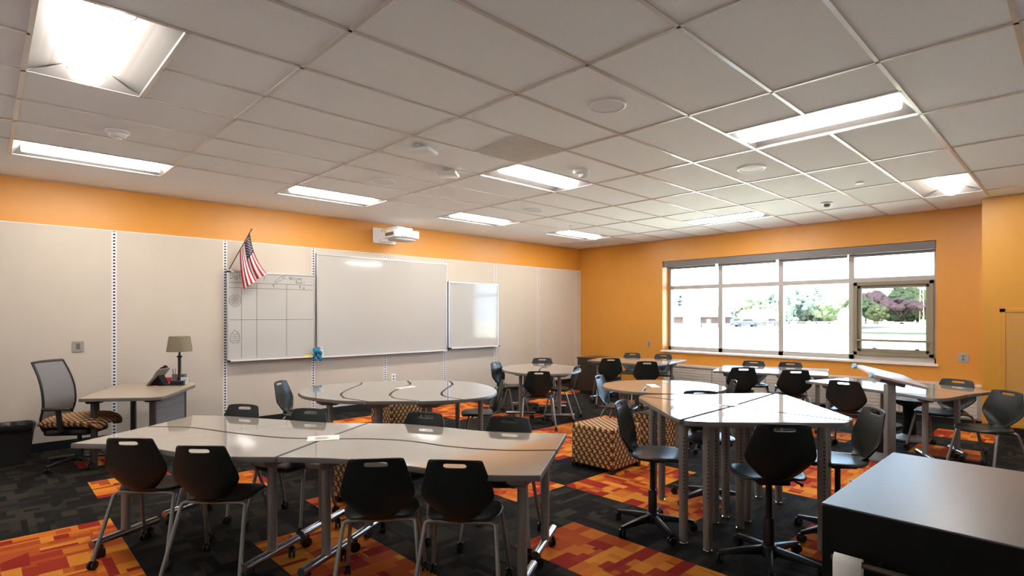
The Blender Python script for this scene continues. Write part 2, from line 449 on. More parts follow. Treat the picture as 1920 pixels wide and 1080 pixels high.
# opening casement with screen
mb = MB(); a, b, z0, z1 = OY0+.06, MY[0]-.032, OZ0+.075, 2.035
for q in ((a, z0, b, z0+.055), (a, z1-.055, b, z1), (a, z0, a+.055, z1), (b-.055, z0, b, z1)):
    mb.box(XF-.03, q[0], q[1], XF+.09, q[2], q[3])
for q in ((a+.055, z0+.055, b-.055, z0+.10), (a+.055, z1-.10, b-.055, z1-.055), (a+.055, z0+.055, a+.10, z1-.055), (b-.10, z0+.055, b-.055, z1-.055)):
    mb.box(XF+.01, q[0], q[1], XF+.08, q[2], q[3])
mb.box(XF-.045, a+.02, 1.105, XF-.02, b-.02, 1.135)
mb.box(XF-.04, 1.9, z0+.045, XF-.02, 2.05, z0+.06); mb.box(XF-.0, 2.3, z0+.1, XF+.02, 2.35, z0+.12); mb.box(XF-.0, 1.75, z0+.1, XF+.02, 1.8, z0+.12)
mb.obj('casement_sash', 'sash', w, smooth=False, bevel=.003)
mb = MB(); mb.box(XF+.04, a+.10, z0+.10, XF+.045, b-.10, z1-.10); mb.obj('window_screen', 'screen', w, smooth=False)
mb = MB(); mb.box(XW-.035, OY0-.03, OZ0-.03, XF+.01, OY1+.025, OZ0+.002); struct(mb.obj('trim_%d' % n, 'sill', smooth=False, bevel=.004)); n += 1
sh = thing('roller_shade', 'grey roller shade cassette along the top of the window', 'window shade', (0,0,0))
mb = MB(); mb.box(XW+.02, OY0+.01, 2.475, XW+.13, OY1-.02, OZ1-.003); mb.obj('cassette', 'shade', sh, smooth=False, bevel=.004)
for a, b in ((OY0+.02, 2.62), (2.66, 3.70), (3.76, 4.80), (4.86, OY1-.06)):
    mb = MB(); mb.tube([(XW+.10, a, 2.455), (XW+.10, b, 2.455)], .018, 10); mb.box(XW+.085, a, 2.425, XW+.10, b, 2.455); mb.obj('shade_roll', 'shade', sh)

# ================================================================== CEILING THINGS
def light(m0, j0, ax, label):
    x0, y0 = GX(m0), GY(j0)
    lx, ly = (2*T, T) if ax == 'x' else (T, 2*T)
    o = thing('ceiling_light', label, 'ceiling light', (x0+lx/2, y0+ly/2, CZ), 0 if ax == 'x' else pi/2, 'recessed fluorescent ceiling lights')
    L, Wd = T-.013, T/2-.013   # half sizes
    mb = MB()
    for s in (1, -1):   # curved wings
        pr = [(Wd, .0), (Wd, .012), (.24, .035), (.19, .055), (.14, .07), (.10, .078)]
        for (ya, za), (yb, zb) in zip(pr, pr[1:]):
            mb.add([(-L, s*ya, za), (L, s*ya, za), (L, s*yb, zb), (-L, s*yb, zb)], [(0,1,2,3)])
        mb.add([(s*L, -Wd, 0), (s*L, Wd, 0), (s*(L-.07), .12, .075), (s*(L-.07), -.12, .075)], [(0,1,2,3)])
        mb.add([(s*L, -Wd, 0), (s*L, Wd, 0), (s*L, Wd, .1), (s*L, -Wd, .1)], [(0,1,2,3)])
    mb.box(-T, -T/2, .085, T, T/2, .11)
    for s in (1, -1):
        mb.box(-T, s*(T/2-.006)-.006, 0, T, s*(T/2-.006)+.006, .09); mb.box(s*(T-.006)-.006, -T/2, 0, s*(T-.006)+.006, T/2, .09)
    mb.obj('reflector', mat('fixture_reflector', (.12, .11, .10), .45) if 'fixture_reflector' not in bpy.data.materials else bpy.data.materials['fixture_reflector'], o, ang=50)
    mb = MB(); k = 10; e = L-.065
    pr = [(.095*cos(pi*i/k),   .070-.092*sin(pi*i/k)) for i in range(k+1)]
    vs = [(-e, y, z) for y, z in pr]+[(e, y, z) for y, z in pr]
    mb.add(vs, [(i, i+1, k+2+i, k+1+i) for i in range(k)]+[tuple(range(k+1)), tuple(range(k+1, 2*k+2))[::-1]])
    mb.obj('lens', 'lens', o)
    for s in (1, -1): MB().tube([(s*(e+.004), y*1.04, z-.002) for y, z in pr], .003, 6).obj('end_clip', 'glossgrey', o)
for a in LIGHTS: light(*a)
for k, (x, y, lab) in enumerate([(3.24, 2.39, 'largest round ceiling speaker grille, in the near middle of the ceiling'),
                  (3.25, 5.48, 'flat round ceiling speaker grille between the desk-side lights and the projector'),
                  (5.69, 2.39, 'round ceiling speaker grille with white rim beside the large bright crosswise light'),
                  (5.70, 5.49, 'small far round ceiling speaker grille beyond the strobe alarm')]):
    o = thing('ceiling_speaker', lab, 'speaker', (x, y, CZ), 0, 'round ceiling speakers')
    mb = MB(); mb.lathe([(.135, .005), (.135, -.006), (.128, -.010), (.118, -.010), (.116, -.004)], n=40); mb.obj('rim', 'white', o)
    mb = MB(); mb.lathe([(.116, .0), (.116, -.005), (.08, -.007), (.01, -.008)], n=40); mb.obj('grille', mat('speaker_grille', (.78,.79,.82), .6, noise=.2, nscale=900) if k == 0 else bpy.data.materials['speaker_grille'], o)
o = thing('smoke_detector', 'white domed smoke detector on the ceiling near the teacher desk light', 'smoke detector', (.80, 5.50, CZ))
mb = MB(); mb.lathe([(.085, .004), (.085, -.012), (.07, -.018)], n=28); mb.obj('base_plate', 'white', o)
mb = MB(); mb.lathe([(.06, -.015), (.062, -.035), (.05, -.05), (.02, -.055)], n=28); mb.lathe([(.025, -.05), (.025, -.062)], n=16); mb.obj('sensing_head', 'white', o)
o = thing('strobe_alarm', 'white ceiling strobe alarm with red lettering and clear flash lens', 'alarm', (4.50, 3.65, CZ))
mb = MB(); mb.lathe([(.085, .004), (.085, -.015), (.078, -.03), (.05, -.04)], n=28); mb.obj('housing', 'white', o)
mb = MB(); mb.box(-.035, -.055, -.075, .02, .01, -.035); mb.obj('flash_lens', mat('clear_lens', (.75,.78,.8), .1), o, bevel=.008)
mb = MB()
for k in range(4): mb.box(.03, -.04+k*.022, -.044, .045, -.026+k*.022, -.038)
mb.obj('lettering', 'red', o, smooth=False)
for x, y, rz, lab in ((2.86, 4.13, .5, 'white square wireless unit on the ceiling, nearer of the pair'), (3.50, 4.61, .7, 'white square wireless unit with open bracket on the ceiling, farther of the pair')):
    o = thing('access_point', lab, 'ceiling box', (x, y, CZ), rz, 'white ceiling boxes')
    mb = MB(); mb.box(-.10, -.10, -.055, .10, .10, -.018); mb.obj('casing', 'white', o, bevel=.012)
    mb = MB(); mb.box(-.13, -.03, -.02, .07, .03, .002); mb.obj('bracket', 'alu', o, smooth=False)
for x, y, lab in ((1.75, 6.11, 'small white round cover disc on the ceiling near the whiteboard wall'), (7.20, 1.80, 'small white round cover disc on the ceiling near the window'), (7.18, 6.04, 'tiny far round cover disc on the ceiling near the room corner')):
    tag(MB().lathe([(.042, .003), (.042, -.008), (.03, -.011)], n=24).obj('ceiling_cover_disc', 'white'), lab, 'ceiling cap').location = (x, y, CZ)
o = thing('motion_sensor', 'white conical motion sensor on the ceiling before the window', 'sensor', (8.19, 2.43, CZ))
MB().lathe([(.07, .003), (.07, -.01), (.06, -.014)], n=24).obj('sensor_plate', 'white', o)
MB().lathe([(.045, -.01), (.03, -.05), (.01, -.058)], n=20).obj('sensor_eye', 'glossgrey', o)
for (x0, y0, x1, y1), lab in (((GX(5)+.02, GY(1)+.02, GX(6)-.02, GY(2)-.02), 'grey square air return grille in the ceiling beside the mid light'), ((GX(14)+.02, GY(6)+.02, GX(15)-.02, YL-.32), 'grey air return grille in the ceiling by the far corner')):
    o = thing('ceiling_vent', lab, 'vent', ((x0+x1)/2, (y0+y1)/2, CZ), 0, 'ceiling return grilles'); hx, hy = (x1-x0)/2, (y1-y0)/2
    mb = MB(); mb.box(-hx, -hy, -.002, hx, hy, .004); mb.obj('vent_backing', mat('vent_grey', (.78,.78,.78), .7), o, smooth=False)
    mb = MB()
    for k in range(24): q = -hy+2*hy*(k+.5)/24; mb.box(-hx, q-.004, -.008, hx, q+.004, .0)
    mb.obj('louvres', 'whitemetal', o, smooth=False)

# ================================================================== WHITEBOARD WALL
YBD = 7.965
def whiteboard(x0, x1, z0, z1, label):
    o = thing('whiteboard', label, 'whiteboard', (x0, YBD, z0)); w, h = x1-x0, z1-z0
    mb = MB(); mb.box(.01, 0, .01, w-.01, .012, h-.01); mb.obj('board_surface', 'board', o, smooth=False)
    mb = MB(); mb.box(0, -.008, 0, .014, .02, h); mb.box(w-.014, -.008, 0, w, .02, h); mb.box(0, -.010, h-.02, w, .02, h); mb.box(0, -.008, 0, w, .02, .014)
    mb.box(0, .012, .1, w, .055, .13); mb.box(0, .012, h-.2, w, .055, h-.17); mb.obj('board_frame', 'alu', o, smooth=False)
    mb = MB(); mb.box(.0, -.055, -.006, w, .0, .004); mb.box(0, -.057, -.006, w, -.052, .010); mb.obj('marker_tray', 'whitemetal', o, smooth=False)
    for q in (.0, w-.03):
        MB().box(q, -.062, -.010, q+.03, .0, .012).obj('tray_end_cap', 'black', o, smooth=False, bevel=.003)
    return o
b1 = whiteboard(2.36, 3.575, .90, 2.11, 'whiteboard with hand-drawn table and Welcome Back greeting, below the flag')
b2 = whiteboard(3.60, 6.02, .885, 2.435, 'largest blank whiteboard in the middle under the projector')
b3 = whiteboard(6.05, 7.26, .915, 2.12, 'blank square whiteboard with window reflections, far end of the row')
# handwriting
def strokes(mb, lines, ox, oz, sx, sz, w=.005):
    for ln in lines:
        pts = [(ox+x*sx, oz+z*sz) for x, z in ln]
        for (xa, za), (xb, zb) in zip(pts, pts[1:]):
            d = Vector((xb-xa, zb-za)); 
            if d.length < 1e-6: continue
            q = Vector((-d.y, d.x)).normalized()*w/2; e = d.normalized()*w*.3
            mb.add([(xa+q.x-e.x, -.0012, za+q.y-e.y), (xb+q.x+e.x, -.0012, zb+q.y+e.y), (xb-q.x+e.x, -.0012, zb-q.y+e.y), (xa-q.x-e.x, -.0012, za-q.y-e.y)], [(0,1,2,3)])
def arc(cx, cz, r, a0, a1, n=12, rz=None): return [(cx+r*cos(R(a0+(a1-a0)*i/n)), cz+(rz or r)*sin(R(a0+(a1-a0)*i/n))) for i in range(n+1)]
GL = {'D': [[(.1,0),(.1,1)], [(0,1),(.35,.95),(.6,.6),(.5,.2),(.1,0)]], 'a': [arc(.3,.25,.25,40,400), [(.55,.5),(.55,0)]], 't': [[(.25,.9),(.25,.1),(.4,0)], [(0,.6),(.5,.6)]],
      'e': [[(.05,.25),(.5,.3),(.45,.5),(.2,.5),(.05,.25),(.2,0),(.5,.08)]], 'W': [[(0,1),(.2,0),(.4,.7),(.6,0),(.85,1)]], 'l': [[(.1,1),(.1,0)]],
      'c': [arc(.3,.25,.25,50,310)], 'o': [arc(.28,.25,.24,0,360)], 'm': [[(0,.5),(0,0)], [(0,.35),(.15,.5),(.28,.4),(.28,0)], [(.28,.35),(.45,.5),(.55,.4),(.55,0)]],
      'B': [[(.05,0),(.05,1),(.4,.9),(.4,.6),(.05,.5),(.5,.4),(.5,.1),(.05,0)]], 'k': [[(.05,1),(.05,0)], [(.45,.5),(.05,.25),(.5,0)]], '!': [[(.1,1),(.1,.3)], [(.1,.08),(.12,0)]],
      '8': [arc(.25,.75,.2,-90,270), arc(.25,.28,.25,90,450)], '9': [arc(.25,.7,.22,0,360), [(.47,.7),(.4,0)]], 'N': [[(0,0),(.1,.6),(.35,0),(.5,.7)]], ' ': []}
def write(mb, text, x, z, h, adv=.62, w=.005):
    for ch in text: strokes(mb, GL[ch], x, z, h*.8, h, w); x += h*adv*(1 if ch not in 'l! ' else .5)
mb = MB(); bw, bh = 1.215, 1.21
for z in (bh-.155, bh-.225, bh-.66): strokes(mb, [[(.03, 0), (bw-.03, 0)]], 0, z, 1, 1, .005)
for x in (.185, .385, .795): strokes(mb, [[(0, .03), (0, bh-(.225 if x < .2 else .155))]], x, 0, 1, 1, .005)
strokes(mb, [[(.56,0),(.56,bh-.155)]], 0, 0, .0001, .0001)
write(mb, 'Date', .04, bh-.11, .085); strokes(mb, [[(.36+.12,bh-.12),(.36+.13,bh-.05)]], 0, 0, 1, 1)
write(mb, '8', .27, bh-.205, .045); write(mb, '9', .60, bh-.205, .045); write(mb, '9', .98, bh-.215, .045); write(mb, 'N', 1.04, bh-.215, .04)
write(mb, 'Welcome', .83, bh-.085, .05, .6, .004); write(mb, 'Back !', .93, bh-.14, .045, .6, .004)
strokes(mb, [[(.62,bh-.13),(.72,bh-.045),(.75,bh-.035),(.77,bh-.06),(.75,bh-.075),(.65,bh-.14),(.62,bh-.13)], [(.72,bh-.045),(.75,bh-.075)], [(.76,bh-.03),(.79,bh-.02)], [(.77,bh-.075),(.80,bh-.08)]], 0, 0, 1, 1, .004)
for r_ in (.075, .05, .03, .01): strokes(mb, [arc(.105, bh-.40, r_, 0, 360, 16, r_*1.05)], 0, 0, 1, 1, .005)
strokes(mb, [[(.04,.28),(.05,.36),(.10,.41),(.15,.37),(.165,.28),(.14,.24),(.07,.24),(.04,.28)]]+[[(.07,z),(.15,z)] for z in (.27,.30,.33,.36)], 0, 0, 1, 1, .005)
mb.obj('handwriting', 'marker', b1, smooth=False)
# clips on top of the big boards
for p, x in ((b2, 2.30), (b3, .05)):
    MB().box(x, -.022, (1.55 if p is b2 else 1.205)-.028, x+.05, -.006, (1.55 if p is b2 else 1.205)-.008).obj('hook_clip', 'alu', p, smooth=False)
# flag
fl = thing('american_flag', 'small stars and stripes flag on an angled stick above the written whiteboard', 'flag', (0,0,0))
A0 = Vector((2.385, 7.975, 2.115)); A1 = Vector((2.60, 7.74, 2.66))
mb = MB(); mb.tube([A0, A1], .006, 8); mb.ball(A1, .011, n=10); mb.obj('flag_stick', mat('dark_wood', (.03,.015,.01), .5), fl)
MB().box(2.36, 7.955, 2.09, 2.41, 7.985, 2.125).obj('stick_holder', 'alu', fl, smooth=False)
def flagpt(s, t):
    Rr = [Vector((2.585, 7.75, 2.605)), Vector((2.65, 7.74, 2.33)), Vector((2.80, 7.74, 2.085))]
    Ll = [Vector((2.49, 7.855, 2.37)), Vector((2.485, 7.80, 2.10)), Vector((2.505, 7.76, 1.855))]
    def q(P, s): return P[0]*(1-s)*(1-s)+(P[1]*2-(P[0]+P[2])*.5)*2*s*(1-s)+P[2]*s*s
    p = q(Rr, s).lerp(q(Ll, s), t)
    f = .5+.5*s
    p += Vector((.012*sin(t*15)*s, .028*sin(t*13+s*2)*f, 0))
    return p
mb = MB(); NS, NT = 24, 26
for i in range(NS+1):
    for j in range(NT+1): mb.v.append(tuple(flagpt(i/NS, j/NT)))
for i in range(NS):
    for j in range(NT):
        a = i*(NT+1)+j; mb.f.append((a, a+1, a+NT+2, a+NT+1))
        mb.m.append(2 if (i < 10 and j < 14) else ((j//2) % 2))
mb.obj('flag_cloth', ['flagred', 'flagwhite', 'flagblue'], fl)
mb = MB()
for r_ in range(9):
    for c_ in range(6 if r_ % 2 == 0 else 5):
        s = (c_*2+1+(r_ % 2))/12*.4; t = (r_+.7)/9*.53
        p = flagpt(s, t); du = (flagpt(s+.01, t)-p).normalized(); dv = (flagpt(s, t+.01)-p).normalized(); nn = du.cross(dv).normalized()
        if nn.y > 0: nn = -nn
        vs = [p+nn*.003+(du*cos(pi*k/5+.3)+dv*sin(pi*k/5+.3))*(.0095 if k % 2 == 0 else .004) for k in range(10)]
        mb.add(vs, [tuple(range(10))])
mb.obj('flag_stars', 'flagwhite', fl, smooth=False)
# plush toy, markers on tray
o = thing('plush_toy', 'little blue plush toy with dark bow hanging at the joint of two whiteboards', 'toy', (3.585, 7.90, .93))
mb = MB(); mb.ball((-.02,0,.055), .042); mb.ball((-.05,0,.085), .018); mb.ball((.015,.0,.09), .018); mb.ball((.0,0,-.01), .038, .034, .05)
mb.ball((-.035,-.01,-.06), .022, .022, .035); mb.ball((.04,-.01,-.06), .024, .022, .038); mb.ball((-.05,-.01,.0), .02, .02, .03); mb.ball((.05,-.01,.02), .018, .02, .03)
mb.obj('plush_body', 'bluefur', o)
MB().ball((-.03,-.03,.02), .02, .012, .012).ball((.02,-.03,.02), .02, .012, .012).obj('bow', 'black', o)
o = thing('spray_bottle', 'pale green bottle with pink cap on the tray beside the blue plush toy', 'bottle', (3.66, 7.93, .895))
MB().lathe([(.03, 0), (.032, .02), (.032, .09), (.015, .11), (.014, .12)], n=16).obj('bottle_body', mat('mint', (.45,.62,.55), .4), o)
MB().lathe([(.02, .118), (.02, .15), (.01, .155)], n=16).obj('cap', mat('pale_pink', (.75,.52,.52), .5), o)
tag(MB().box(3.40, 7.915, .903, 3.535, 7.945, .928).obj('yellow_eraser', 'yellow', smooth=False, bevel=.004), 'yellow eraser on the marker tray of the written whiteboard', 'eraser')
# projector
o = thing('wall_projector', 'white short-throw projector on a wall plate above the large whiteboard', 'projector', (4.58, 8.05, 2.69))
MB().box(0, -.03, 0, .42, 0, .25).obj('wall_plate', 'white', o, bevel=.012)
mb = MB(); mb.box(.14, -.50, .18, .30, -.02, .235); mb.box(.10, -.10, .02, .34, -.02, .06); mb.obj('mounting_arm', 'white', o, bevel=.01)
mb = MB(); mb.prism(roundpoly([(.02,-.62), (.50,-.62), (.50,-.27), (.40,-.22), (.12,-.22), (.02,-.27)], .05), .045, .165); b_ = mb.obj('projector_body', 'white', o, bevel=.014)
mb = MB(); mb.prism(roundpoly([(.10,-.56), (.42,-.56), (.42,-.30), (.10,-.30)], .05), .165, .215); mb.obj('top_cover', 'white', o, bevel=.012)
mb = MB(); mb.prism(roundpoly([(.06,-.58), (.46,-.58), (.44,-.30), (.10,-.28)], .06), .012, .05); mb.obj('lens_bay', mat('lens_bay_grey', (.42,.43,.5), .4), o, bevel=.008)
MB().box(.012, -.60, .07, .019, -.37, .12).obj('side_vent', 'glossgrey', o, smooth=False)
MB().box(.15, -.625, .055, .38, -.618, .063).obj('front_slot', 'glossgrey', o, smooth=False)
MB().box(.015, -.40, .13, .021, -.32, .152).obj('warning_sticker', 'yellow', o, smooth=False)
# plates and outlets
def plate(name, loc, rz, label, cat, m='steelplate', w=.075, h=.12, kind=0):
    o = thing(name, label, cat, loc, rz)
    MB().box(-w/2, -.008, -h/2, w/2, 0, h/2).obj('plate', m, o, smooth=False, bevel=.003)
    mb = MB()
    if kind == 0: mb.box(-.018, -.012, -.034, .018, -.007, .034)
    else:
        for s in (-.022, .022): mb.lathe([(.016, -.007), (.016, -.012)], (0,0,s), n=16, axis='y')
        for s in (-.022, .022): mb.box(-.007, -.014, s-.006, -.004, -.011, s+.006); mb.box(.004, -.014, s-.006, .007, -.011, s+.006)
    mb.obj('insert', 'glossgrey' if m == 'steelplate' else 'modesty', o, smooth=False)
plate('wall_switch', (.795, 8.022, 1.155), 0, 'steel switch plate on the cream wall above the mesh office chair', 'switch', w=.11, h=.13)
plate('wall_outlet', (4.95, 8.022, .475), 0, 'white electrical outlet low on the cream wall behind the oval table', 'outlet', 'white', .08, .12, 1)
plate('wall_outlet', (XW, 1.205, .918), pi/2*3, 'steel outlet plate on the orange wall beside the column', 'outlet', w=.12, h=.13, kind=1)
plate('wall_outlet', (XW, 6.228, .925), pi/2*3, 'small steel plate on the orange wall next to the room corner', 'outlet', w=.075, h=.12, kind=1)
# orange perforated panel on the column wall
o = thing('acoustic_panel', 'perforated orange metal panel on the amber column wall', 'wall panel', (9.30, .78, .11))
mb = MB()
Wp, Hp = 2.5, 1.49
mb.box(-.02, -Wp, 0, 0, 0, .05); mb.box(-.02, -Wp, Hp-.05, 0, 0, Hp); mb.box(-.02, -.06, 0, 0, 0, Hp); mb.box(-.02, -Wp, 0, 0, -Wp+.06, Hp)
mb.obj('panel_frame', 'orange2', o, smooth=False, bevel=.004)
MB().box(-.012, -Wp+.05, .04, -.004, -.05, Hp-.04).obj('perforated_sheet', 'perf', o, smooth=False)
mb = MB()
for z in (.35, .70, 1.05, 1.27): mb.box(-.015, -Wp+.05, z-.008, -.011, -.05, z+.008)
mb.obj('panel_rib', 'orange2', o, smooth=False)
# unit ventilator under the window
o = thing('unit_ventilator', 'long low beige ventilator cabinet with horizontal slats below the window', 'heater', (0,0,0))
x0, x1 = 9.60, XW
mb = MB(); mb.box(x0+.01, .96, .1, x1, 5.75, .53); mb.box(x0+.03, .97, 0, x1, 5.74, .1, 1); mb.obj('cabinet_body', ['vent', 'base'], o, smooth=False)
MB().box(x0-.02, .955, .53, x1, 5.76, .562).obj('cabinet_top', 'vent', o, smooth=False, bevel=.004)
yy = [.96+.06, 1.9, 2.85, 3.8, 4.75, 5.75]
for a, b in zip(yy, yy[1:]):
    mb = MB()
    for k in range(8):
        z = .125+k*.05; mb.add([(x0-.007, a+.01, z), (x0-.007, b-.01, z), (x0-.003, b-.01, z+.044), (x0-.003, a+.01, z+.044), (x0, a+.01, z), (x0, b-.01, z)], [(0,1,2,3), (0,4,5,1), (3,2,5,4)])
    mb.obj('slat_panel', 'vent', o, smooth=False)
MB().box(x0-.001, .965, .11, x0+.01, 5.745, .525).obj('slat_backing', 'ventdark', o, smooth=False)

# ================================================================== CHAIRS
def lerp_rows(rows, n):
    out = []; k = len(rows)-1
    for i in range(n+1):
        t = i/n*k; j = min(int(t), k-1); f = t-j
        a, b, c, d = rows[max(j-1,0)], rows[j], rows[j+1], rows[min(j+2,k)]
        out.append(tuple(.5*((2*b[q])+(c[q]-a[q])*f+(2*a[q]-5*b[q]+4*c[q]-d[q])*f*f+(3*b[q]-a[q]-3*c[q]+d[q])*f**3) for q in range(len(b))))
    return out
def backrest_mesh(parent, dz=0):
    # z, half width, x
    rows = [(.452,.070,-.165), (.470,.095,-.182), (.495,.122,-.192), (.535,.160,-.201), (.572,.189,-.209), (.598,.194,-.214), (.64,.184,-.222), (.69,.169,-.232), (.735,.154,-.242), (.747,.150,-.245), (.768,.144,-.250), (.782,.139,-.253), (.790,.132,-.256)]
    cols = [-1, -.96, -.85, -.62, -.40, -.2, 0, .2, .40, .62, .85, .96, 1]
    mb = MB()
    for z, hw, x in rows:
        tz = (z-.45)/.34
        for u in cols: mb.v.append((x+.045*abs(u)**2.2*(1-.55*tz)+.012*max(0, abs(u)-.8)*5*(.3 if tz > .3 else .6), u*hw, z+dz - (.014*abs(u)**6 if z > .785 else 0)))
    nc = len(cols)
    for i in range(len(rows)-1):
        for j in range(nc-1):
            if i == 9 and 4 <= j <= 7: continue
            a = i*nc+j; mb.f.append((a, a+nc, a+nc+1, a+1)); mb.m.append(0)
    o = mb.obj('backrest', 'chair', parent, smooth=False)
    s = o.modifiers.new('s', 'SOLIDIFY'); s.thickness = .011; s.offset = 0
    u = o.modifiers.new('u', 'SUBSURF'); u.levels = 2; u.render_levels = 2
    bake(o); o.data.polygons.foreach_set('use_smooth', [True]*len(o.data.polygons)); return o
def seat_mesh(parent, dz=0):
    rows = [(-.162,.072,.456), (-.150,.105,.444), (-.12,.150,.434), (-.07,.186,.430), (-.01,.203,.432), (.06,.208,.438), (.12,.203,.443), (.17,.186,.442), (.205,.155,.434), (.222,.115,.420)]
    cols = [-1, -.93, -.75, -.45, -.15, .15, .45, .75, .93, 1]
    mb = MB(); nc = len(cols)
    for x, hw, z in rows:
        for u in cols: mb.v.append((x-.015*abs(u)**4*(1 if x > .1 else 0), u*hw, z+dz+.014*abs(u)**2*(1 if x < .1 else .4)-.012*(abs(u) > .95)))
    for i in range(len(rows)-1):
        for j in range(nc-1): a = i*nc+j; mb.f.append((a, a+1, a+nc+1, a+nc)); mb.m.append(0)
    o = mb.obj('seat', 'chair', parent, smooth=False)
    s = o.modifiers.new('s', 'SOLIDIFY'); s.thickness = .016; s.offset = 0
    u = o.modifiers.new('u', 'SUBSURF'); u.levels = 2; u.render_levels = 2
    bake(o); o.data.polygons.foreach_set('use_smooth', [True]*len(o.data.polygons)); return o
def caster(parent, x, y, rz=0, r=.025, zt=.06):
    mb = MB()
    for s in (-.012, .012):
        v0 = len(mb.v); mb.lathe([(r*.55, -.008), (r, -.006), (r, .006), (r*.55, .008)], (0,0,0), n=16, axis='y')
        for i in range(v0, len(mb.v)): a, b, c = mb.v[i]; mb.v[i] = (a, b+s, c+r)
    mb.tube([(0,0,r), (.012,0,r+.012), (.014,0,zt)], .009, 8)
    o = mb.obj('caster', 'black', parent); o.location = (x, y, 0); o.rotation_euler = (0,0,rz); return o
def make_stack_chair():
    t = thing('classroom_chair', 'x', 'chair')
    seat_mesh(t); backrest_mesh(t)
    for sx in (-1, 1):
        for sy in (-1, 1):
            xt = .10 if sx > 0 else -.09; xf = .205 if sx > 0 else -.235
            foot = Vector((xf, sy*.225, .052)); top = Vector((xt+.02*sx, sy*.190, .405))
            pts = [Vector((xt, sy*.09, .421)), Vector((xt, sy*.145, .421)), Vector((xt+.003*sx, sy*.172, .418)), top+Vector((-.01*sx, -.002*sy, .006)), top+(foot-top)*.04, top+(foot-top)*.12, top+(foot-top)*.5, foot]
            l = MB().tube(pts, .0115, 10).obj('leg', 'leg', t)
            caster(l, xf, sy*.225, pi if sx > 0 else 0)
    mb = MB(); mb.tube([(-.10, .10, .419), (.11, .10, .419)], .011, 8); mb.tube([(-.10, -.10, .419), (.11, -.10, .419)], .011, 8); mb.tube([(-.09,-.1,.419),(-.09,.1,.419)], .011, 8); mb.tube([(.10,-.1,.419),(.10,.1,.419)], .011, 8)
    mb.obj('seat_frame', 'leg', t)
    index_kids(t); return t
def make_swivel(dz=.10):
    t = thing('swivel_chair', 'x', 'chair')
    seat_mesh(t, dz); backrest_mesh(t, dz)
    MB().box(-.09, -.09, .395+dz, .10, .09, .425+dz).obj('seat_plate', 'black', t, bevel=.01)
    mb = MB(); mb.lathe([(.030, .07), (.030, .27), (.026, .28), (.018, .285), (.018, .40+dz)], n=20); mb.obj('gas_column', 'black', t)
    b = MB(); b.lathe([(.045, .05), (.048, .07), (.042, .115), (.032, .12)], n=20)
    for k in range(5):
        a = R(72*k+20); d = Vector((cos(a), sin(a), 0)); p = Vector((-sin(a), cos(a), 0))
        s0, s1 = d*.03, d*.285
        vs = []
        for q, w_, zt, zb in ((.03, .024, .112, .062), (.16, .019, .095, .060), (.285, .014, .074, .052)):
            c = d*q; vs += [c+p*w_+Vector((0,0,zb)), c-p*w_+Vector((0,0,zb)), c-p*w_*.7+Vector((0,0,zt)), c+p*w_*.7+Vector((0,0,zt))]
        fs = []
        for i in (0, 4): fs += [(i+j, i+(j+1) % 4, i+4+(j+1) % 4, i+4+j) for j in range(4)]
        fs += [(3,2,1,0), (8,9,10,11)]; b.add(vs, fs)
    bo = b.obj('star_base', 'black', t, bevel=.003)
    for k in range(5): a = R(72*k+20); caster(bo, .28*cos(a), .28*sin(a), a+1.2*k, .027, .06)
    mb = MB(); mb.tube([(.02,-.05,.405+dz), (.02,-.14,.40+dz), (.03,-.19,.375+dz)], .006, 8); mb.ball((.03,-.195,.37+dz), .011, n=10); mb.obj('height_lever', 'black', t)
    index_kids(t); return t
stack = make_stack_chair(); swiv = make_swivel(); used = set()
def chair(x, y, yaw, label, group=None, kind='stack', wide=1.0, zs=1.0):
    """x, y: the middle of the top edge of the backrest; yaw: where the sitter looks, degrees"""
    a = R(yaw); X = x+.25*cos(a)*wide; Y = y+.25*sin(a)*wide; src = stack if kind == 'stack' else swiv
    if kind not in used:
        used.add(kind); src.location = (X, Y, 0); src.rotation_euler = (0,0,a); src['label'] = label; src.scale = (wide, wide, zs)
        if group: src['group'] = group
        return src
    return dup(src, (X, Y, 0), a, label, group, (wide, wide, zs))
g1 = 'chairs round the long wavy table'
chair(.62, 3.93, 44, 'charcoal chair, its back to us, first on the near side, desk end', g1)
chair(.87, 3.43, 44, 'charcoal chair, its back to us, second from the desk end of the wavy table', g1)
chair(1.44, 2.50, 52, 'charcoal chair, its back to us, third from the desk end, by the middle table legs', g1)
chair(1.71, 2.20, 40, 'charcoal chair, its back to us, last on the near side at the window end', g1)
chair(1.55, 4.76, 212, 'charcoal chair facing us behind the wavy table, the one closest to the teacher desk', g1)
chair(1.85, 4.19, 212, 'charcoal chair facing us behind the wavy table, beside the side-on oval-table chair', g1)
chair(2.40, 3.43, 210, 'charcoal chair facing us behind the wavy table, just past the middle seam', g1)
chair(2.73, 2.87, 214, 'charcoal chair facing us behind the wavy table, nearest its window end, by the woven cube', g1)
g2 = 'chairs at the oval table before the whiteboards'
chair(2.36, 6.18, -47, 'side-on charcoal chair at the teacher desk end of the oval table', g2)
chair(4.18, 4.49, 142, 'side-on charcoal chair at the window end of the oval table, seat turned to the table', g2)
g3 = 'chairs round the far round table'
chair(5.70, 6.34, -72, 'blue-lit chair on the whiteboard side of the far round table', g3, wide=1.03)
chair(6.87, 6.42, 223, 'charcoal chair facing us behind the far round table', g3, wide=1.08)
chair(5.21, 4.93, 48, 'charcoal chair with its back to us in front of the far round table', g3)
chair(6.22, 5.10, 116, 'blue-lit side-on chair on the window side of the far round table', g3)
g4 = 'chairs at the table in the window corner'
chair(7.42, 5.40, 46, 'chair with its back to us at the corner table, next to the dark cabinet', g4, wide=1.05, zs=1.03)
chair(7.30, 4.645, 42, 'chair with its back to us at the corner table, farther from the dark cabinet', g4, wide=1.06, zs=1.03)
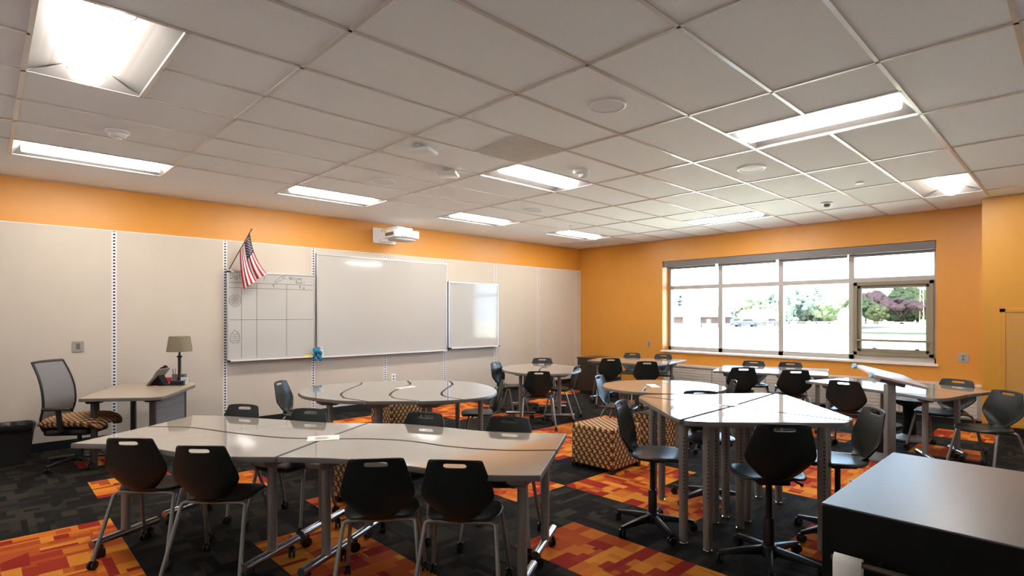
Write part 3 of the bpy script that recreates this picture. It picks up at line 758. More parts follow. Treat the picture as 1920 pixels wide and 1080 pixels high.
chair(9.05, 6.08, 200, 'chair facing us behind the corner table, nearer the room corner', g4, wide=1.03)
chair(9.20, 5.50, 200, 'chair facing us behind the corner table, nearer the window edge', g4, wide=1.03)
g5 = 'chairs at the table under the window'
chair(7.42, 3.22, 40, 'chair with its back to us at the table below the second window pane', g5, wide=1.08, zs=1.03)
chair(7.55, 2.60, 36, 'chair with its back to us at the table below the third window pane', g5, wide=1.12, zs=1.03)
chair(8.90, 3.70, 200, 'chair facing us behind the table under the window, nearer the corner', g5, wide=1.06)
chair(9.05, 3.20, 200, 'chair facing us behind the table under the window, nearer the lectern', g5, wide=1.06)
g6 = 'chairs at the table by the column wall'
chair(6.75, 1.84, -2, 'turned charcoal chair with blue-lit seat between the lectern and the tall table', g6, wide=1.06, zs=1.02)
chair(7.98, 1.02, 160, 'charcoal chair facing us behind the table at the column wall', g6, wide=1.12)
chair(7.12, .53, 146, 'charcoal chair drawn up to the window-side table, closest to the perforated panel', g6)
g7 = 'chairs at the half-hidden oval table'
chair(5.36, 4.10, -72, 'blue-lit side-on chair at the half-hidden oval table, behind the woven cube', g7)
chair(6.06, 2.72, 125, 'blue-lit chair rim rising above the tall table, beyond the half-hidden oval table', g7)
g8 = 'swivel chairs round the tall diamond table'
chair(3.34, 2.37, -70, 'black swivel chair side-on beside the woven cube at the tall table', g8, 'swivel')
chair(3.26, 1.18, 40, 'black swivel chair with its back to us at the near side of the tall table', g8, 'swivel', 1.04, 1.015)
chair(4.34, .98, 128, 'swivel chair with bright seat at the tall table, behind the metal cabinet', g8, 'swivel')
chair(4.46, 2.31, 218, 'swivel chair facing us behind the tall table, only its top edge above it', g8, 'swivel', 1.0, .975)

# ================================================================== TABLES
def slab(parent, poly, h, th=.028, top='top', gap=.0095):
    if area(poly) < 0: poly = poly[::-1]
    p0 = offset(poly, -gap)
    MB().prism(p0, h-th, h).obj('tabletop', top, parent, smooth=False)
    # edge band: ring round the slab
    n = len(p0); a = p0; b = offset(p0, .005); mb = MB()
    vs = [(x,y,h-th-.002) for x,y in a]+[(x,y,h-th-.002) for x,y in b]+[(x,y,h-.004) for x,y in b]+[(x,y,h-.0003) for x,y in offset(p0, .002)]+[(x,y,h-.0003) for x,y in a]
    fs = []
    for i in range(n):
        j = (i+1) % n
        for r_ in range(4): fs.append((r_*n+i, r_*n+j, (r_+1)*n+j, (r_+1)*n+i))
    mb.add(vs, fs); mb.obj('edge_band', 'edge', parent, ang=50)
def t_leg(parent, x, y, ang, h, length=.44, th=.028, off=0):
    d = Vector((cos(ang), sin(ang), 0)); c = Vector((x, y, 0))
    l = MB().tube([c+Vector((0,0,.11)), c+Vector((0,0,h-th-.05))], .027, 18).obj('leg', 'post', parent)
    mb = MB(); p = Vector((-d.y, d.x, 0))
    vs = []
    for z, a, b in ((h-th-.055, .07, .04), (h-th-.03, .12, .05), (h-th-.003, .13, .05)):
        vs += [c+d*sx*a+p*sy*b+Vector((0,0,z)) for sx, sy in ((-1,-1),(1,-1),(1,1),(-1,1))]
    fs = [(3,2,1,0), (8,9,10,11)]
    for i in (0, 4): fs += [(i+j, i+(j+1) % 4, i+4+(j+1) % 4, i+4+j) for j in range(4)]
    mb.add(vs, fs).obj('leg_bracket', 'post', l, bevel=.004)
    o_ = d*off
    MB().tube([c+o_-d*length/2+Vector((0,0,.098)), c+o_+d*length/2+Vector((0,0,.098))], .025, 18).obj('foot_tube', 'tube', l)
    for s in (-1, 1): q = c+o_+d*s*(length/2-.05); caster(l, q.x, q.y, ang+.6*s, .033, .085)
def post_leg(parent, x, y, h, rz=0, th=.028):
    l = MB().lathe([(.031, .30), (.031, h-th-.004)], n=24).obj('leg', 'drill', parent); l.location = (x, y, 0); l.rotation_euler = (0,0,rz)
    MB().lathe([(.0285, .022), (.0285, .30)], n=24).obj('inner_leg', 'post', l)
    MB().lathe([(.024, 0), (.030, .003), (.030, .010), (.016, .022)], n=20).obj('leg_glide', 'chrome', l)
def table(label, poly, h, legs, group, name='classroom_table', kind='t'):
    cx = sum(p[0] for p in poly)/len(poly); cy = sum(p[1] for p in poly)/len(poly)
    o = thing(name, label, 'table', (cx, cy, 0), 0, group)
    slab(o, [(x-cx, y-cy) for x, y in poly], h, gap=.014 if name != 'classroom_table' else .0095)
    for l in legs:
        if kind == 't': t_leg(o, l[0]-cx, l[1]-cy, l[2], h, *(l[3:] or (.44,)))
        else: post_leg(o, l[0]-cx, l[1]-cy, h, l[2])
    return o
H1 = .706
SL = [(1.61,3.46), (1.42,3.70), (1.24,4.08), (1.09,4.46), (.86,4.74)]      # seam line towards the desk end
SR = [(1.61,3.46), (1.84,3.24), (1.99,3.00), (2.08,2.72), (2.25,2.43), (2.49,2.20)]   # towards the window end
FE = [(.39,4.44), (.56,4.24), (.71,4.00), (.84,3.68), (.99,3.42), (1.20,3.20)]
FE2 = [(1.20,3.20), (1.46,2.89), (1.64,2.52), (1.80,2.15), (2.03,1.90)]
BE = [(1.24,5.02), (1.42,4.80), (1.54,4.58), (1.71,4.28), (1.88,3.98), (2.09,3.74)]
BE2 = [(2.09,3.74), (2.28,3.52), (2.42,3.22), (2.54,2.92), (2.72,2.67), (2.90,2.47)]
ga = 'four pieces of the long wavy table'
dl = math.atan2(.47, .88)
table('wavy grey table piece at the near desk end of the long table', smooth_path([FE, [FE[-1], SL[0]], SL, [SL[-1], FE[0]]]), H1, [(.68,4.36,dl), (1.25,3.37,dl)], ga, 'wavy_table')
table('wavy grey table piece at the near window end, its corner glowing orange', smooth_path([FE2, [FE2[-1], SR[-1]], SR[::-1], [SR[0], FE2[0]]]), H1, [(1.46,3.10,dl), (2.07,2.08,dl)], ga, 'wavy_table')
table('wavy grey table piece at the far desk end of the long table', smooth_path([SL, [SL[-1], BE[0]], BE, [BE[-1], SL[0]]]), H1, [(1.13,4.65,dl), (1.68,3.62,dl)], ga, 'wavy_table')
table('wavy grey table piece at the far window end, next to the woven cube', smooth_path([SR, [SR[-1], BE2[-1]], BE2[::-1], [BE2[0], SR[0]]]), H1, [(1.87,3.33,dl), (2.55,2.36,dl)], ga, 'wavy_table')
# oval table of four pieces
O0 = [(2.36,5.68), (2.31,5.41), (2.36,5.14), (2.45,4.88), (2.61,4.66)]
O1 = [(2.61,4.66), (2.80,4.50), (2.97,4.33)]
O2 = [(2.97,4.33), (3.14,4.22), (3.33,4.14)]
O3 = [(3.33,4.14), (3.58,4.12), (3.82,4.22), (4.02,4.42), (4.18,4.70), (4.26,5.0), (4.26,5.26), (4.17,5.49)]
O4 = [(4.17,5.49), (4.02,5.70), (3.80,5.86)]
O5 = [(3.80,5.86), (3.58,5.99), (3.34,6.10)]
O6 = [(3.34,6.10), (3.05,6.16), (2.75,6.12), (2.50,5.95), (2.36,5.68)]
S1_ = [(2.61,4.66), (2.58,4.86), (2.56,5.05), (2.68,5.34), (2.92,5.62), (3.16,5.84), (3.34,6.10)]
S2_ = [(2.97,4.33), (2.93,4.52), (2.91,4.72), (3.04,4.98), (3.30,5.24), (3.62,5.50), (3.80,5.86)]
S3_ = [(3.33,4.14), (3.32,4.32), (3.34,4.48), (3.47,4.68), (3.71,4.91), (3.98,5.16), (4.17,5.49)]
gb = 'four pieces of the oval table before the whiteboards'
dd = math.atan2(.72, .69)
table('grey table piece with rounded end, desk side of the oval table', smooth_path([O0, S1_, O6]), H1, [(2.50,5.22,dd-1.57), (2.82,5.92,dd)], gb, 'curved_table')
table('grey S-sided table piece, second from the desk side of the oval table', smooth_path([O1, S2_, O5, S1_[::-1]]), H1, [(2.74,4.74,dd-1.57,.36), (3.42,5.82,dd,.36)], gb, 'curved_table')
table('grey S-sided table piece with a paper on its seam in the oval table', smooth_path([O2, S3_, O4, S2_[::-1]]), H1, [(3.13,4.42,dd-1.57,.36), (3.85,5.55,dd,.36)], gb, 'curved_table')
table('grey table piece with rounded end and sky glow, window side of the oval table', smooth_path([O3, S3_[::-1]]), H1, [(3.78,4.42,dd-1.57), (4.05,5.15,dd)], gb, 'curved_table')
# half-hidden oval table, two pieces
c0 = Vector((5.60,3.36)); ex = Vector((.72,-.69)); ey = Vector((.69,.72))
def el(a, A=.70, B=.62, c=c0, ux=ex, uy=ey): q = c+ux*A*cos(R(a))+uy*B*sin(R(a)); return (q.x, q.y)
Sm = [el(-125), (5.12,3.30), (5.40,3.44), (5.78,3.47), (6.02,3.52), el(70)]
table('tan-lit half of the half-hidden oval table beside the tall table', smooth_path([[el(a) for a in range(70, 235, 15)]+[el(-125)], Sm]), H1, [(5.18,3.60,dd,.36), (5.66,3.74,dd,.36)], 'two halves of the half-hidden oval table', 'curved_table')
table('white-glowing half of the half-hidden oval table behind the tall table', smooth_path([[el(a) for a in range(-125, 70, 15)]+[el(70)], Sm[::-1]]), H1, [(5.36,3.06,dd,.36), (5.98,3.16,dd,.36)], 'two halves of the half-hidden oval table', 'curved_table')
# far round table, two pieces
c1 = Vector((6.03,5.66))
E1 = lambda a: el(a, .60, .82, c1)
Sn = [E1(-100), (5.62,5.30), (5.88,5.55), (6.12,5.72), (6.40,5.92), E1(80)]
table('whiteboard-side half of the far round table near the room corner', smooth_path([[E1(a) for a in range(80, 261, 15)], Sn]), .72, [(5.66,5.72,dd-1.57,.42), (6.25,6.22,dd-1.57,.42)], 'two halves of the far round table', 'round_table')
table('window-side half of the far round table, nearer the orange wall', smooth_path([[E1(a) for a in range(-100, 81, 15)], Sn[::-1]]), .72, [(5.92,5.20,dd-1.57,.42), (6.38,5.75,dd-1.57,.42)], 'two halves of the far round table', 'round_table')
# corner table, two pieces
P = [(7.66,6.10), (7.66,4.82), (8.12,4.76), (8.22,6.24)]
table('front half of the table in the window corner by the dark cabinet', roundpoly(P[::-1] if area(P) < 0 else P, .05), .725, [(7.84,5.98,0), (7.84,4.98,0)], 'two halves of the corner table')
P = [(8.225,6.24), (8.125,4.76), (8.98,4.90), (8.50,6.20)]
table('rear half of the table in the window corner, pointed end to the window', roundpoly(P, .04), .725, [(8.40,6.05,0,.3), (8.62,5.0,0,.4)], 'two halves of the corner table')
P = [(7.52,3.72), (8.02,2.36), (8.48,2.50), (8.02,3.86)]
table('front half of the white-glowing table under the window', roundpoly(P, .05), .72, [(7.80,3.62,.35), (8.2,2.55,.35)], 'two halves of the table under the window')
P = [(8.025,3.86), (8.485,2.50), (9.08,2.66), (8.55,4.02)]
table('rear half of the white-glowing table under the window', roundpoly(P, .05), .72, [(8.30,3.80,.35,.36), (8.75,2.72,.35,.36)], 'two halves of the table under the window')
P = [(7.16,2.38), (6.90,1.74), (6.66,1.26), (6.50,1.0), (6.62,.92), (6.90,.86), (7.10,.82), (7.42,1.33), (7.88,2.09)]
table('near half of the table by the column wall, with a cut corner', roundpoly(P, .05), .725, [(7.26,2.14,.5,.4), (6.87,1.14,.5,.4)], 'two halves of the table by the column wall')
P = [(7.105,.82), (7.50,.68), (7.72,.80), (8.12,1.80), (7.885,2.09), (7.425,1.33)]
table('far half of the table by the column wall, next to the chair facing us', roundpoly(P, .05), .725, [(7.36,.95,.5,.34), (7.86,1.72,.5,.34)], 'two halves of the table by the column wall')
# tall diamond table
H2 = .85; Cc = (3.935,1.80)
gt = 'four triangular pieces of the tall diamond table'
lf = lambda *a: a
table('tall triangular table piece on the woven cube side of the diamond', roundpoly([(3.19,1.79), Cc, (3.90,2.57), (3.82,2.52), (3.26,1.90)], .03), H2, [(3.36,1.86,.6), (3.85,1.88,.6), (3.86,2.40,.6)], gt, 'tall_table', 'post')
table('tall triangular table piece at the near window side of the diamond', roundpoly([(3.19,1.785), (3.19,1.72), (3.27,1.60), (3.84,1.03), (3.94,1.02), Cc][::-1], .03), H2, [(3.36,1.69,.6), (3.88,1.71,.6), (3.86,1.17,.6)], gt, 'tall_table', 'post')
table('tall triangular table piece at the far side of the diamond towards the oval table', roundpoly([Cc, (4.86,1.85), (4.82,1.93), (4.02,2.56), (3.905,2.575)], .03), H2, [(4.02,1.88,.6), (4.66,1.90,.6), (4.02,2.42,.6)], gt, 'tall_table', 'post')
table('tall triangular table piece at the far side of the diamond towards the lectern', roundpoly([Cc, (3.945,1.02), (4.06,1.04), (4.84,1.73), (4.86,1.845)], .03), H2, [(4.05,1.73,.6), (4.64,1.73,.6), (4.02,1.20,.6)], gt, 'tall_table', 'post')
# papers
def paper(x, y, z, rz, w, d, label, m='paper', pr=True):
    o = thing('paper_sheet', label, 'paper', (x, y, z), rz)
    MB().box(-w/2, -d/2, .0008, w/2, d/2, .0022).obj('sheet', m, o, smooth=False)
    if pr:
        mb = MB()
        for k in range(5): mb.box(-w*.25, -d*.25+k*d*.1, .0022, w*(.1+.03*(k*7 % 4)), -d*.25+k*d*.1+d*.05, .0026)
        mb.obj('printed_lines', 'ink', o, smooth=False)
paper(1.62, 3.48, H1, YAW+.3-pi/2, .20, .15, 'printed paper card on the centre seam of the long wavy table')
paper(3.42, 5.28, H1, .2, .24, .10, 'white paper slip on the seam of the oval table')
paper(5.54, 3.44, H1, .8, .28, .10, 'pink-lettered paper slip on the half-hidden oval table')
paper(3.95, 1.84, H2, -.6, .22, .07, 'clear plastic sign strip on the centre of the tall diamond table')
tag(MB().box(6.10, 5.70, .7205, 6.22, 5.73, .7235).obj('pen', 'marker', smooth=False), 'dark pen lying on the far round table', 'pen')

# ================================================================== CUBES
def cube(x, y, rz, s, label, h=.43):
    o = thing('woven_cube', label, 'ottoman', (x, y, 0), rz, 'woven fabric cube ottomans')
    mb = MB(); mb.box(-s/2, -s/2, .04, s/2, s/2, h); b = mb.obj('upholstery', 'woven', o, smooth=False)
    md = b.modifiers.new('b', 'BEVEL'); md.width = .022; md.segments = 3; bake(b)
    me = b.data; me.polygons.foreach_set('use_smooth', [True]*len(me.polygons)); uv = me.uv_layers.new(name='UVMap')
    for p in me.polygons:
        nx, ny, nz = [abs(c) for c in p.normal]
        for li in p.loop_indices:
            v = me.vertices[me.loops[li].vertex_index].co
            uv.data[li].uv = (v.y, v.z) if nx >= ny and nx >= nz else ((v.x, v.z) if ny >= nz else (v.x, v.y))
    q = s/2-.03
    for sx in (-1, 1):
        for sy in (-1, 1): MB().box(sx*q-.025, sy*q-.025, 0, sx*q+.025, sy*q+.025, .042).obj('foot', 'black', o, smooth=False)
cube(4.535, 3.36, 0.03, .50, 'woven orange and brown cube seat standing clear between the tables')
cube(3.98, 6.35, 0.0, .50, 'woven cube seat under the oval table by the whiteboard wall', .43)
cube(5.42, 3.28, 0.0, .46, 'dark woven cube seat under the half-hidden oval table', .43)
cube(2.32, 4.08, 0.2, .44, 'woven cube seat behind the wavy table, glimpsed between its legs', .43)

# ================================================================== TEACHER DESK CORNER
dk = thing('teacher_desk', 'grey-topped desk with dark posts and ribbed end panel against the whiteboard wall', 'desk', (0,0,0))
DP = [(.66,6.76), (1.20,6.36), (1.30,6.34), (1.80,7.20), (1.86,7.52), (1.80,7.68), (1.52,7.82), (1.22,7.86), (1.12,7.80)]
slab(dk, roundpoly(DP, .04), H1, .03, mat('desk_laminate', (.40,.32,.24), .22, noise=.03, nscale=200))
for x, y in ((.80,6.80), (1.24,6.52), (1.26,7.62), (1.70,7.32)):
    l = MB().tube([(x,y,0), (x,y,H1-.032)], .030, 16).obj('leg', mat('dark_post', (.05,.04,.035), .4, .3) if 'dark_post' not in bpy.data.materials else bpy.data.materials['dark_post'], dk)
    MB().box(x-.07, y-.04, H1-.06, x+.07, y+.04, H1-.03).obj('leg_bracket', 'dark', l, bevel=.01)
a, b = Vector((1.27,6.56,0)), Vector((1.69,7.28,0)); d = (b-a).normalized(); nn = Vector((d.y,-d.x,0))
mb = MB(); K = 26
for k in range(K):
    z0 = .16+k*(.50/K); z1 = z0+.50/K*.75
    for (q0, q1, off) in ((z0, z1, .012),):
        mb.add([a+nn*off+Vector((0,0,q0)), b+nn*off+Vector((0,0,q0)), b+nn*off+Vector((0,0,q1)), a+nn*off+Vector((0,0,q1)), a+Vector((0,0,q0)), b+Vector((0,0,q0)), b+Vector((0,0,q1)), a+Vector((0,0,q1))],
               [(0,1,2,3), (4,5,1,0), (3,2,6,7), (7,6,5,4), (0,3,7,4), (1,5,6,2)])
mb.add([a+Vector((0,0,.16)), b+Vector((0,0,.16)), b+Vector((0,0,.66)), a+Vector((0,0,.66)), a-nn*.008+Vector((0,0,.16)), b-nn*.008+Vector((0,0,.16)), b-nn*.008+Vector((0,0,.66)), a-nn*.008+Vector((0,0,.66))],
       [(0,1,2,3), (7,6,5,4), (0,3,7,4), (1,5,6,2), (3,2,6,7), (4,5,1,0)])
mb.obj('modesty_panel', 'modesty', dk, smooth=False)
# lamp
o = thing('desk_lamp', 'table lamp with dark turned stem and tan quilted shade on the teacher desk', 'lamp', (1.70, 7.50, H1))
mb = MB(); mb.lathe([(.075,0), (.075,.012), (.055,.02), (.045,.035), (.022,.045)], n=4); mb.obj('lamp_base', 'black', o, bevel=.004)
MB().lathe([(.020,.04), (.024,.06), (.018,.075), (.018,.30), (.030,.31), (.032,.32), (.012,.33), (.012,.40)], n=18).obj('lamp_stem', 'black', o)
mb = MB(); mb.lathe([(.135,.375), (.1355,.378), (.110,.555), (.108,.557)], n=36); so = mb.obj('lamp_shade', 'lampshade', o)
for f_ in so.data.polygons: pass
mb = MB()
for k in range(14):
    for sgn in (1, -1):
        pts = []
        for q in range(7):
            t = q/6; r_ = .1365+(.111-.1365)*t; a_ = 2*pi*k/18+sgn*t*.7; pts.append((r_*cos(a_), r_*sin(a_), .378+.177*t))
        mb.tube(pts, .0009, 4)
mb.obj('shade_stitching', mat('stitching', (.16,.13,.08), .9), so)
# telephone
o = thing('desk_telephone', 'dark grey desk telephone with raised handset on the teacher desk', 'telephone', (1.47, 7.42, H1), R(-40))
mb = MB()
def tilt(x, y, t): return (-.085+x*.62-t*.78, y, .012+x*.78+t*.62)
v = [tilt(x, y, t) for t in (-.022, 0) for x, y in ((0,-.10),(.24,-.10),(.24,.10),(0,.10))]
mb.add(v, [(0,3,2,1), (4,5,6,7), (0,1,5,4), (1,2,6,5), (2,3,7,6), (3,0,4,7)])
mb.obj('phone_body', 'glossgrey', o, bevel=.006)
MB().add([(-.09,-.06,0), (.09,-.06,0), (.09,.06,0), (-.09,.06,0), (.02,-.06,.13), (.02,.06,.13)], [(0,3,2,1), (0,1,4), (1,2,5,4), (2,3,5), (3,0,4,5)]).obj('phone_stand', 'dark', o, smooth=False)
mb = MB(); mb.tube([tilt(.01,.065,.02), tilt(.05,.065,.045), tilt(.12,.065,.052), tilt(.19,.065,.045), tilt(.235,.065,.02)], .014, 10); mb.ball(tilt(.02,.065,.02), .025, .026, .025); mb.ball(tilt(.225,.065,.02), .025, .026, .025); mb.obj('handset', 'dark', o)
mb = MB()
for i in range(4):
    for j in range(3):
        q = [tilt(.03+.022*i+dx, -.07+.028*j+dy, .003) for dx, dy in ((0,0),(.014,0),(.014,.018),(0,.018))]; mb.add(q, [(0,1,2,3)])
mb.obj('keypad', 'modesty', o, smooth=False)
MB().add([tilt(x, y, .002) for x, y in ((.15,-.08),(.21,-.08),(.21,.02),(.15,.02))], [(0,1,2,3)]).obj('display', 'black', o, smooth=False)
paper(1.42, 7.40, H1, -.6, .10, .14, 'small pink-edged note in front of the desk telephone', 'pink', False)
tag(MB().box(1.59, 7.68, H1+.0005, 1.66, 7.75, H1+.055).obj('red_box', 'red', smooth=False, bevel=.003), 'small red box behind the telephone on the teacher desk', 'box')
for k, (x, y) in enumerate(((1.70, 7.70), (1.77, 7.62))):
    o = thing('pencil_cup', ('mesh cup holding coloured pencils on the teacher desk', 'empty grey cup next to the lamp on the teacher desk')[k], 'cup', (x, y, H1))
    MB().lathe([(.032,.0), (.036,.09), (.033,.09), (.030,.006)], n=18).obj('cup_body', 'modesty', o)
cols_ = ['yellow', 'red', 'cyan', 'marker', 'yellow']
for k in range(5):
    a_ = k*1.3
    tag(MB().tube([(1.70+.012*cos(a_), 7.70+.012*sin(a_), H1+.01), (1.70+.045*cos(a_), 7.70+.045*sin(a_), H1+.16)], .0035, 6).obj('pencil', cols_[k]), ['yellow pencil leaning in the mesh cup, front one', 'red pencil leaning in the mesh cup', 'pale blue pencil leaning in the mesh cup', 'dark pencil leaning in the mesh cup', 'yellow pencil leaning in the mesh cup, back one'][k], 'pencil', 'pencils in the mesh cup')
o = thing('hole_punch', 'long black hole punch lying on the teacher desk', 'hole punch', (1.58, 7.29, H1), R(-42))
MB().box(-.13, -.025, .001, .13, .025, .018).obj('punch_base', 'black', o, smooth=False, bevel=.004)
MB().box(-.02, -.02, .02, .135, .02, .055).obj('punch_lever', 'black', o, smooth=False, bevel=.006)
o = thing('business_card', 'upright white card with blue print leaning on the desk by the punch', 'card', (1.70, 7.28, H1), R(-42))
MB().box(-.04, .0, 0, .04, .002, .085).obj('card', 'paper', o, smooth=False); MB().box(-.025, -.001, .045, .028, 0, .07).obj('card_print', 'cyan', o, smooth=False)
# office chair
def office_chair():
    t = thing('office_chair', 'black mesh-back office chair with patterned seat behind the teacher desk', 'chair', (.71, 7.04, 0), R(-38))
    rows = [(.34,.14,-.21), (.40,.20,-.255), (.50,.215,-.265), (.62,.225,-.235), (.78,.225,-.245), (.92,.215,-.285), (1.05,.205,-.345)]
    rows = lerp_rows(rows, 18); mb = MB(); nc = 13
    for z, hw, x in rows:
        for j in range(nc): u = -1+2*j/(nc-1); mb.v.append((x+.05*abs(u)**2, u*hw, z))
    for i in range(len(rows)-1):
        for j in range(nc-1): q = i*nc+j; mb.f.append((q, q+nc, q+nc+1, q+1)); mb.m.append(0)
    o = mb.obj('mesh_back', 'mesh', t); s = o.modifiers.new('s', 'SOLIDIFY'); s.thickness = .006; bake(o)
    mb = MB()
    L = [Vector((x+.05, -hw, z)) for z, hw, x in rows]; Rr = [Vector((x+.05, hw, z)) for z, hw, x in rows]
    mb.tube(L, .012, 8); mb.tube(Rr, .012, 8); top = rows[-1]
    mb.tube([Vector((top[2]+.05*abs(u)**2, u*top[1], top[0])) for u in [i/4 for i in range(-4, 5)]], .014, 8)
    mb.obj('back_frame', 'black', t)
    mb = MB()
    prof = lerp_rows([(-.22,.16,.44,.0), (-.19,.22,.455,0), (-.10,.245,.46,0), (.05,.25,.468,0), (.17,.24,.462,0), (.235,.20,.435,0), (.25,.15,.415,0)], 14); nc = 11
    for x, hw, z, _ in prof:
        for j in range(nc): u = -1+2*j/(nc-1); mb.v.append((x, u*hw, z-.03*abs(u)**5))
    for i in range(len(prof)-1):
        for j in range(nc-1): q = i*nc+j; mb.f.append((q, q+1, q+nc+1, q+nc)); mb.m.append(0)
    o = mb.obj('seat', 'woven2', t); s = o.modifiers.new('s', 'SOLIDIFY'); s.thickness = .06; bake(o)
    uv = o.data.uv_layers.new(name='UVMap')
    for li in o.data.loops: v = o.data.vertices[li.vertex_index].co; uv.data[li.index].uv = (v.x+v.z*.5, v.y+v.z)
    MB().prism(roundpoly([(-.24,-.19), (.19,-.19), (.19,.19), (-.24,.19)], .08), .335, .40).obj('seat_shell', 'black', t, bevel=.02)
    for s in (-1, 1):
        ar = MB().tube([(.0, s*.20, .37), (.0, s*.27, .40), (-.01, s*.285, .60)], .024, 10).obj('arm_post', 'black', t)
        MB().prism(roundpoly([(-.15, s*.285-.04), (.11, s*.285-.04), (.11, s*.285+.04), (-.15, s*.285+.04)], .03), .60, .625).obj('arm_pad', 'black', ar, bevel=.008)
    MB().lathe([(.035,.08), (.035,.2), (.02,.21), (.02,.34)], n=18).obj('gas_column', 'black', t)
    b = MB(); b.lathe([(.05,.05), (.05,.11), (.03,.12)], n=18)
    for k in range(5): a_ = R(72*k+30); b.tube([(0.03*cos(a_),.03*sin(a_),.095), (.17*cos(a_),.17*sin(a_),.085), (.31*cos(a_),.31*sin(a_),.062)], .024, 8, r2=.015)
    bo = b.obj('star_base', 'black', t)
    for k in range(5): a_ = R(72*k+30); caster(bo, .30*cos(a_), .30*sin(a_), a_*2, .028, .06)
office_chair()
# waste bin
o = thing('waste_bin', 'black waste bin with black liner against the cream wall', 'bin', (.21, 7.72, 0), R(5))
mb = MB(); n_ = 28
def rr(k, a, b):   # rounded rectangle radius
    t = 2*pi*k/n_; c_, s_ = cos(t), sin(t); e = 4; r_ = (abs(c_/a)**e+abs(s_/b)**e)**(-1/e); return r_*c_, r_*s_
for a, b, z in ((.15,.11,0), (.19,.14,.36), (.195,.145,.37), (.185,.135,.37), (.145,.105,.01)):
    mb.v += [(*rr(k, a, b), z) for k in range(n_)]
for i in range(4):
    for k in range(n_): mb.f.append((i*n_+k, i*n_+(k+1) % n_, (i+1)*n_+(k+1) % n_, (i+1)*n_+k)); mb.m.append(0)
mb.f.append(tuple(range(n_))[::-1]); mb.f.append(tuple(4*n_+k for k in range(n_))); mb.m += [0, 0]
mb.obj('bin_body', 'bin', o)
mb = MB(); rnd = random.Random(3)
for a, b, z, jz in ((.186,.136,.31,.010), (.194,.144,.325,.010), (.200,.150,.37,.006), (.197,.147,.392,.006), (.182,.132,.388,.006), (.160,.11,.33,.02), (.13,.09,.20,.03)):
    for k in range(n_): x, y = rr(k, a, b); mb.v.append((x*(1+rnd.uniform(-.02,.03)), y*(1+rnd.uniform(-.02,.03)), z+rnd.uniform(-jz, jz)))
for i in range(6):
    for k in range(n_): mb.f.append((i*n_+k, i*n_+(k+1) % n_, (i+1)*n_+(k+1) % n_, (i+1)*n_+k)); mb.m.append(0)
mb.obj('bin_liner', 'bag', o)

# ================================================================== DARK CABINETS, STOOLS, LECTERN
o = thing('storage_cabinet', 'dark brown two-door cabinet in the corner behind the round table', 'cabinet', (8.36, 6.55, 0), 0)
MB().box(0, -.22, .06, .52, .32, .67).obj('cabinet_body', 'brown', o, smooth=False, bevel=.003)
MB().box(-.015, -.235, .67, .53, .335, .70).obj('cabinet_top', 'brown', o, smooth=False, bevel=.004)
MB().box(.03, -.19, .0, .49, .29, .06).obj('plinth', 'black', o, smooth=False)
d_ = MB().box(-.014, -.215, .075, .0, .315, .66).obj('cabinet_door', 'brown', o, smooth=False, bevel=.002)
MB().lathe([(.016,-.018), (.016,0)], (0,0,0), n=16, axis='x').obj('lock', 'black', d_).location = (-.012, .0, .55)
# foreground cabinet
o = thing('metal_cabinet', 'large black cabinet with grey metal top in the near corner of the view', 'cabinet', (2.57, .785, 0))
LX, LY, HZ = 1.235, 1.45, .72
MB().box(.002, -LY, .05, LX, -.002, HZ-.008).obj('cabinet_body', 'dark', o, smooth=False, bevel=.004)
MB().box(0, -LY-.01, HZ-.008, LX+.01, 0, HZ).obj('cabinet_top', 'cabtop', o, smooth=False, bevel=.003)
for k in range(4):
    x = (.08 if k % 2 else LX-.08); y = (-.08 if k < 2 else -LY+.08); caster(o, x, y, k, .025, .06)
h_ = MB().tube([(-.07, -.06, .53), (-.07, -1.2, .53)], .012, 10).obj('rail', mat('bronze_rail', (.12,.10,.07), .35, .7), o)
for y in (-.22, -1.1): MB().tube([(-.07, y, .53), (.015, y, .53)], .008, 8).obj('rail_bracket', 'black', h_)
tw = MB(); pr = [(-.062,.46), (-.050,.52), (-.055,.546), (-.07,.554), (-.086,.546), (-.092,.52), (-.090,.33)]
vs = [(x, -.07, z) for x, z in pr]+[(x, -.17, z) for x, z in pr]; tw.add(vs, [(i, i+1, 7+i+1, 7+i) for i in range(6)])
o2 = tw.obj('paper_strap', 'paper'); s = o2.modifiers.new('s', 'SOLIDIFY'); s.thickness = .004; bake(o2)
o2.data.polygons.foreach_set('use_smooth', [True]*len(o2.data.polygons))
o2.location = (2.57, .785, 0); tag(o2, 'white strap folded over the rail of the black near cabinet', 'strap')
# stools
def stool(x, y, h, label, seatm):
    o = thing('wobble_stool', label, 'stool', (x, y, 0), 0, 'round pedestal stools')
    MB().lathe([(.185,0), (.195,.012), (.19,.03), (.12,.055), (.075,.075), (.07,.08)], n=36).obj('stool_base', 'modesty', o)
    MB().lathe([(.072,.075), (.066,.2), (.066,h-.10), (.075,h-.085)], n=28).obj('stool_column', 'dark', o)
    MB().lathe([(.075,h-.09), (.15,h-.055), (.178,h-.035), (.182,h-.018), (.172,h-.004), (.12,h-.006), (.03,h-.010)], n=40).obj('stool_seat', seatm, o)
    MB().lathe([(.032,h-.012), (.032,h-.004), (.02,h-.002)], n=20).obj('seat_button', 'glossgrey', o)
stool(8.10, 1.50, .50, 'taller pedestal stool with blue-lit round seat against the ventilator', 'chair')
stool(6.84, 1.50, .38, 'lower pedestal stool with grey seat half behind the lectern post', 'chair')
# lectern
o = thing('lectern', 'adjustable lectern with tilted pale reading board on a taupe post', 'lectern', (5.57, 1.17, 0), YAW-pi/2)
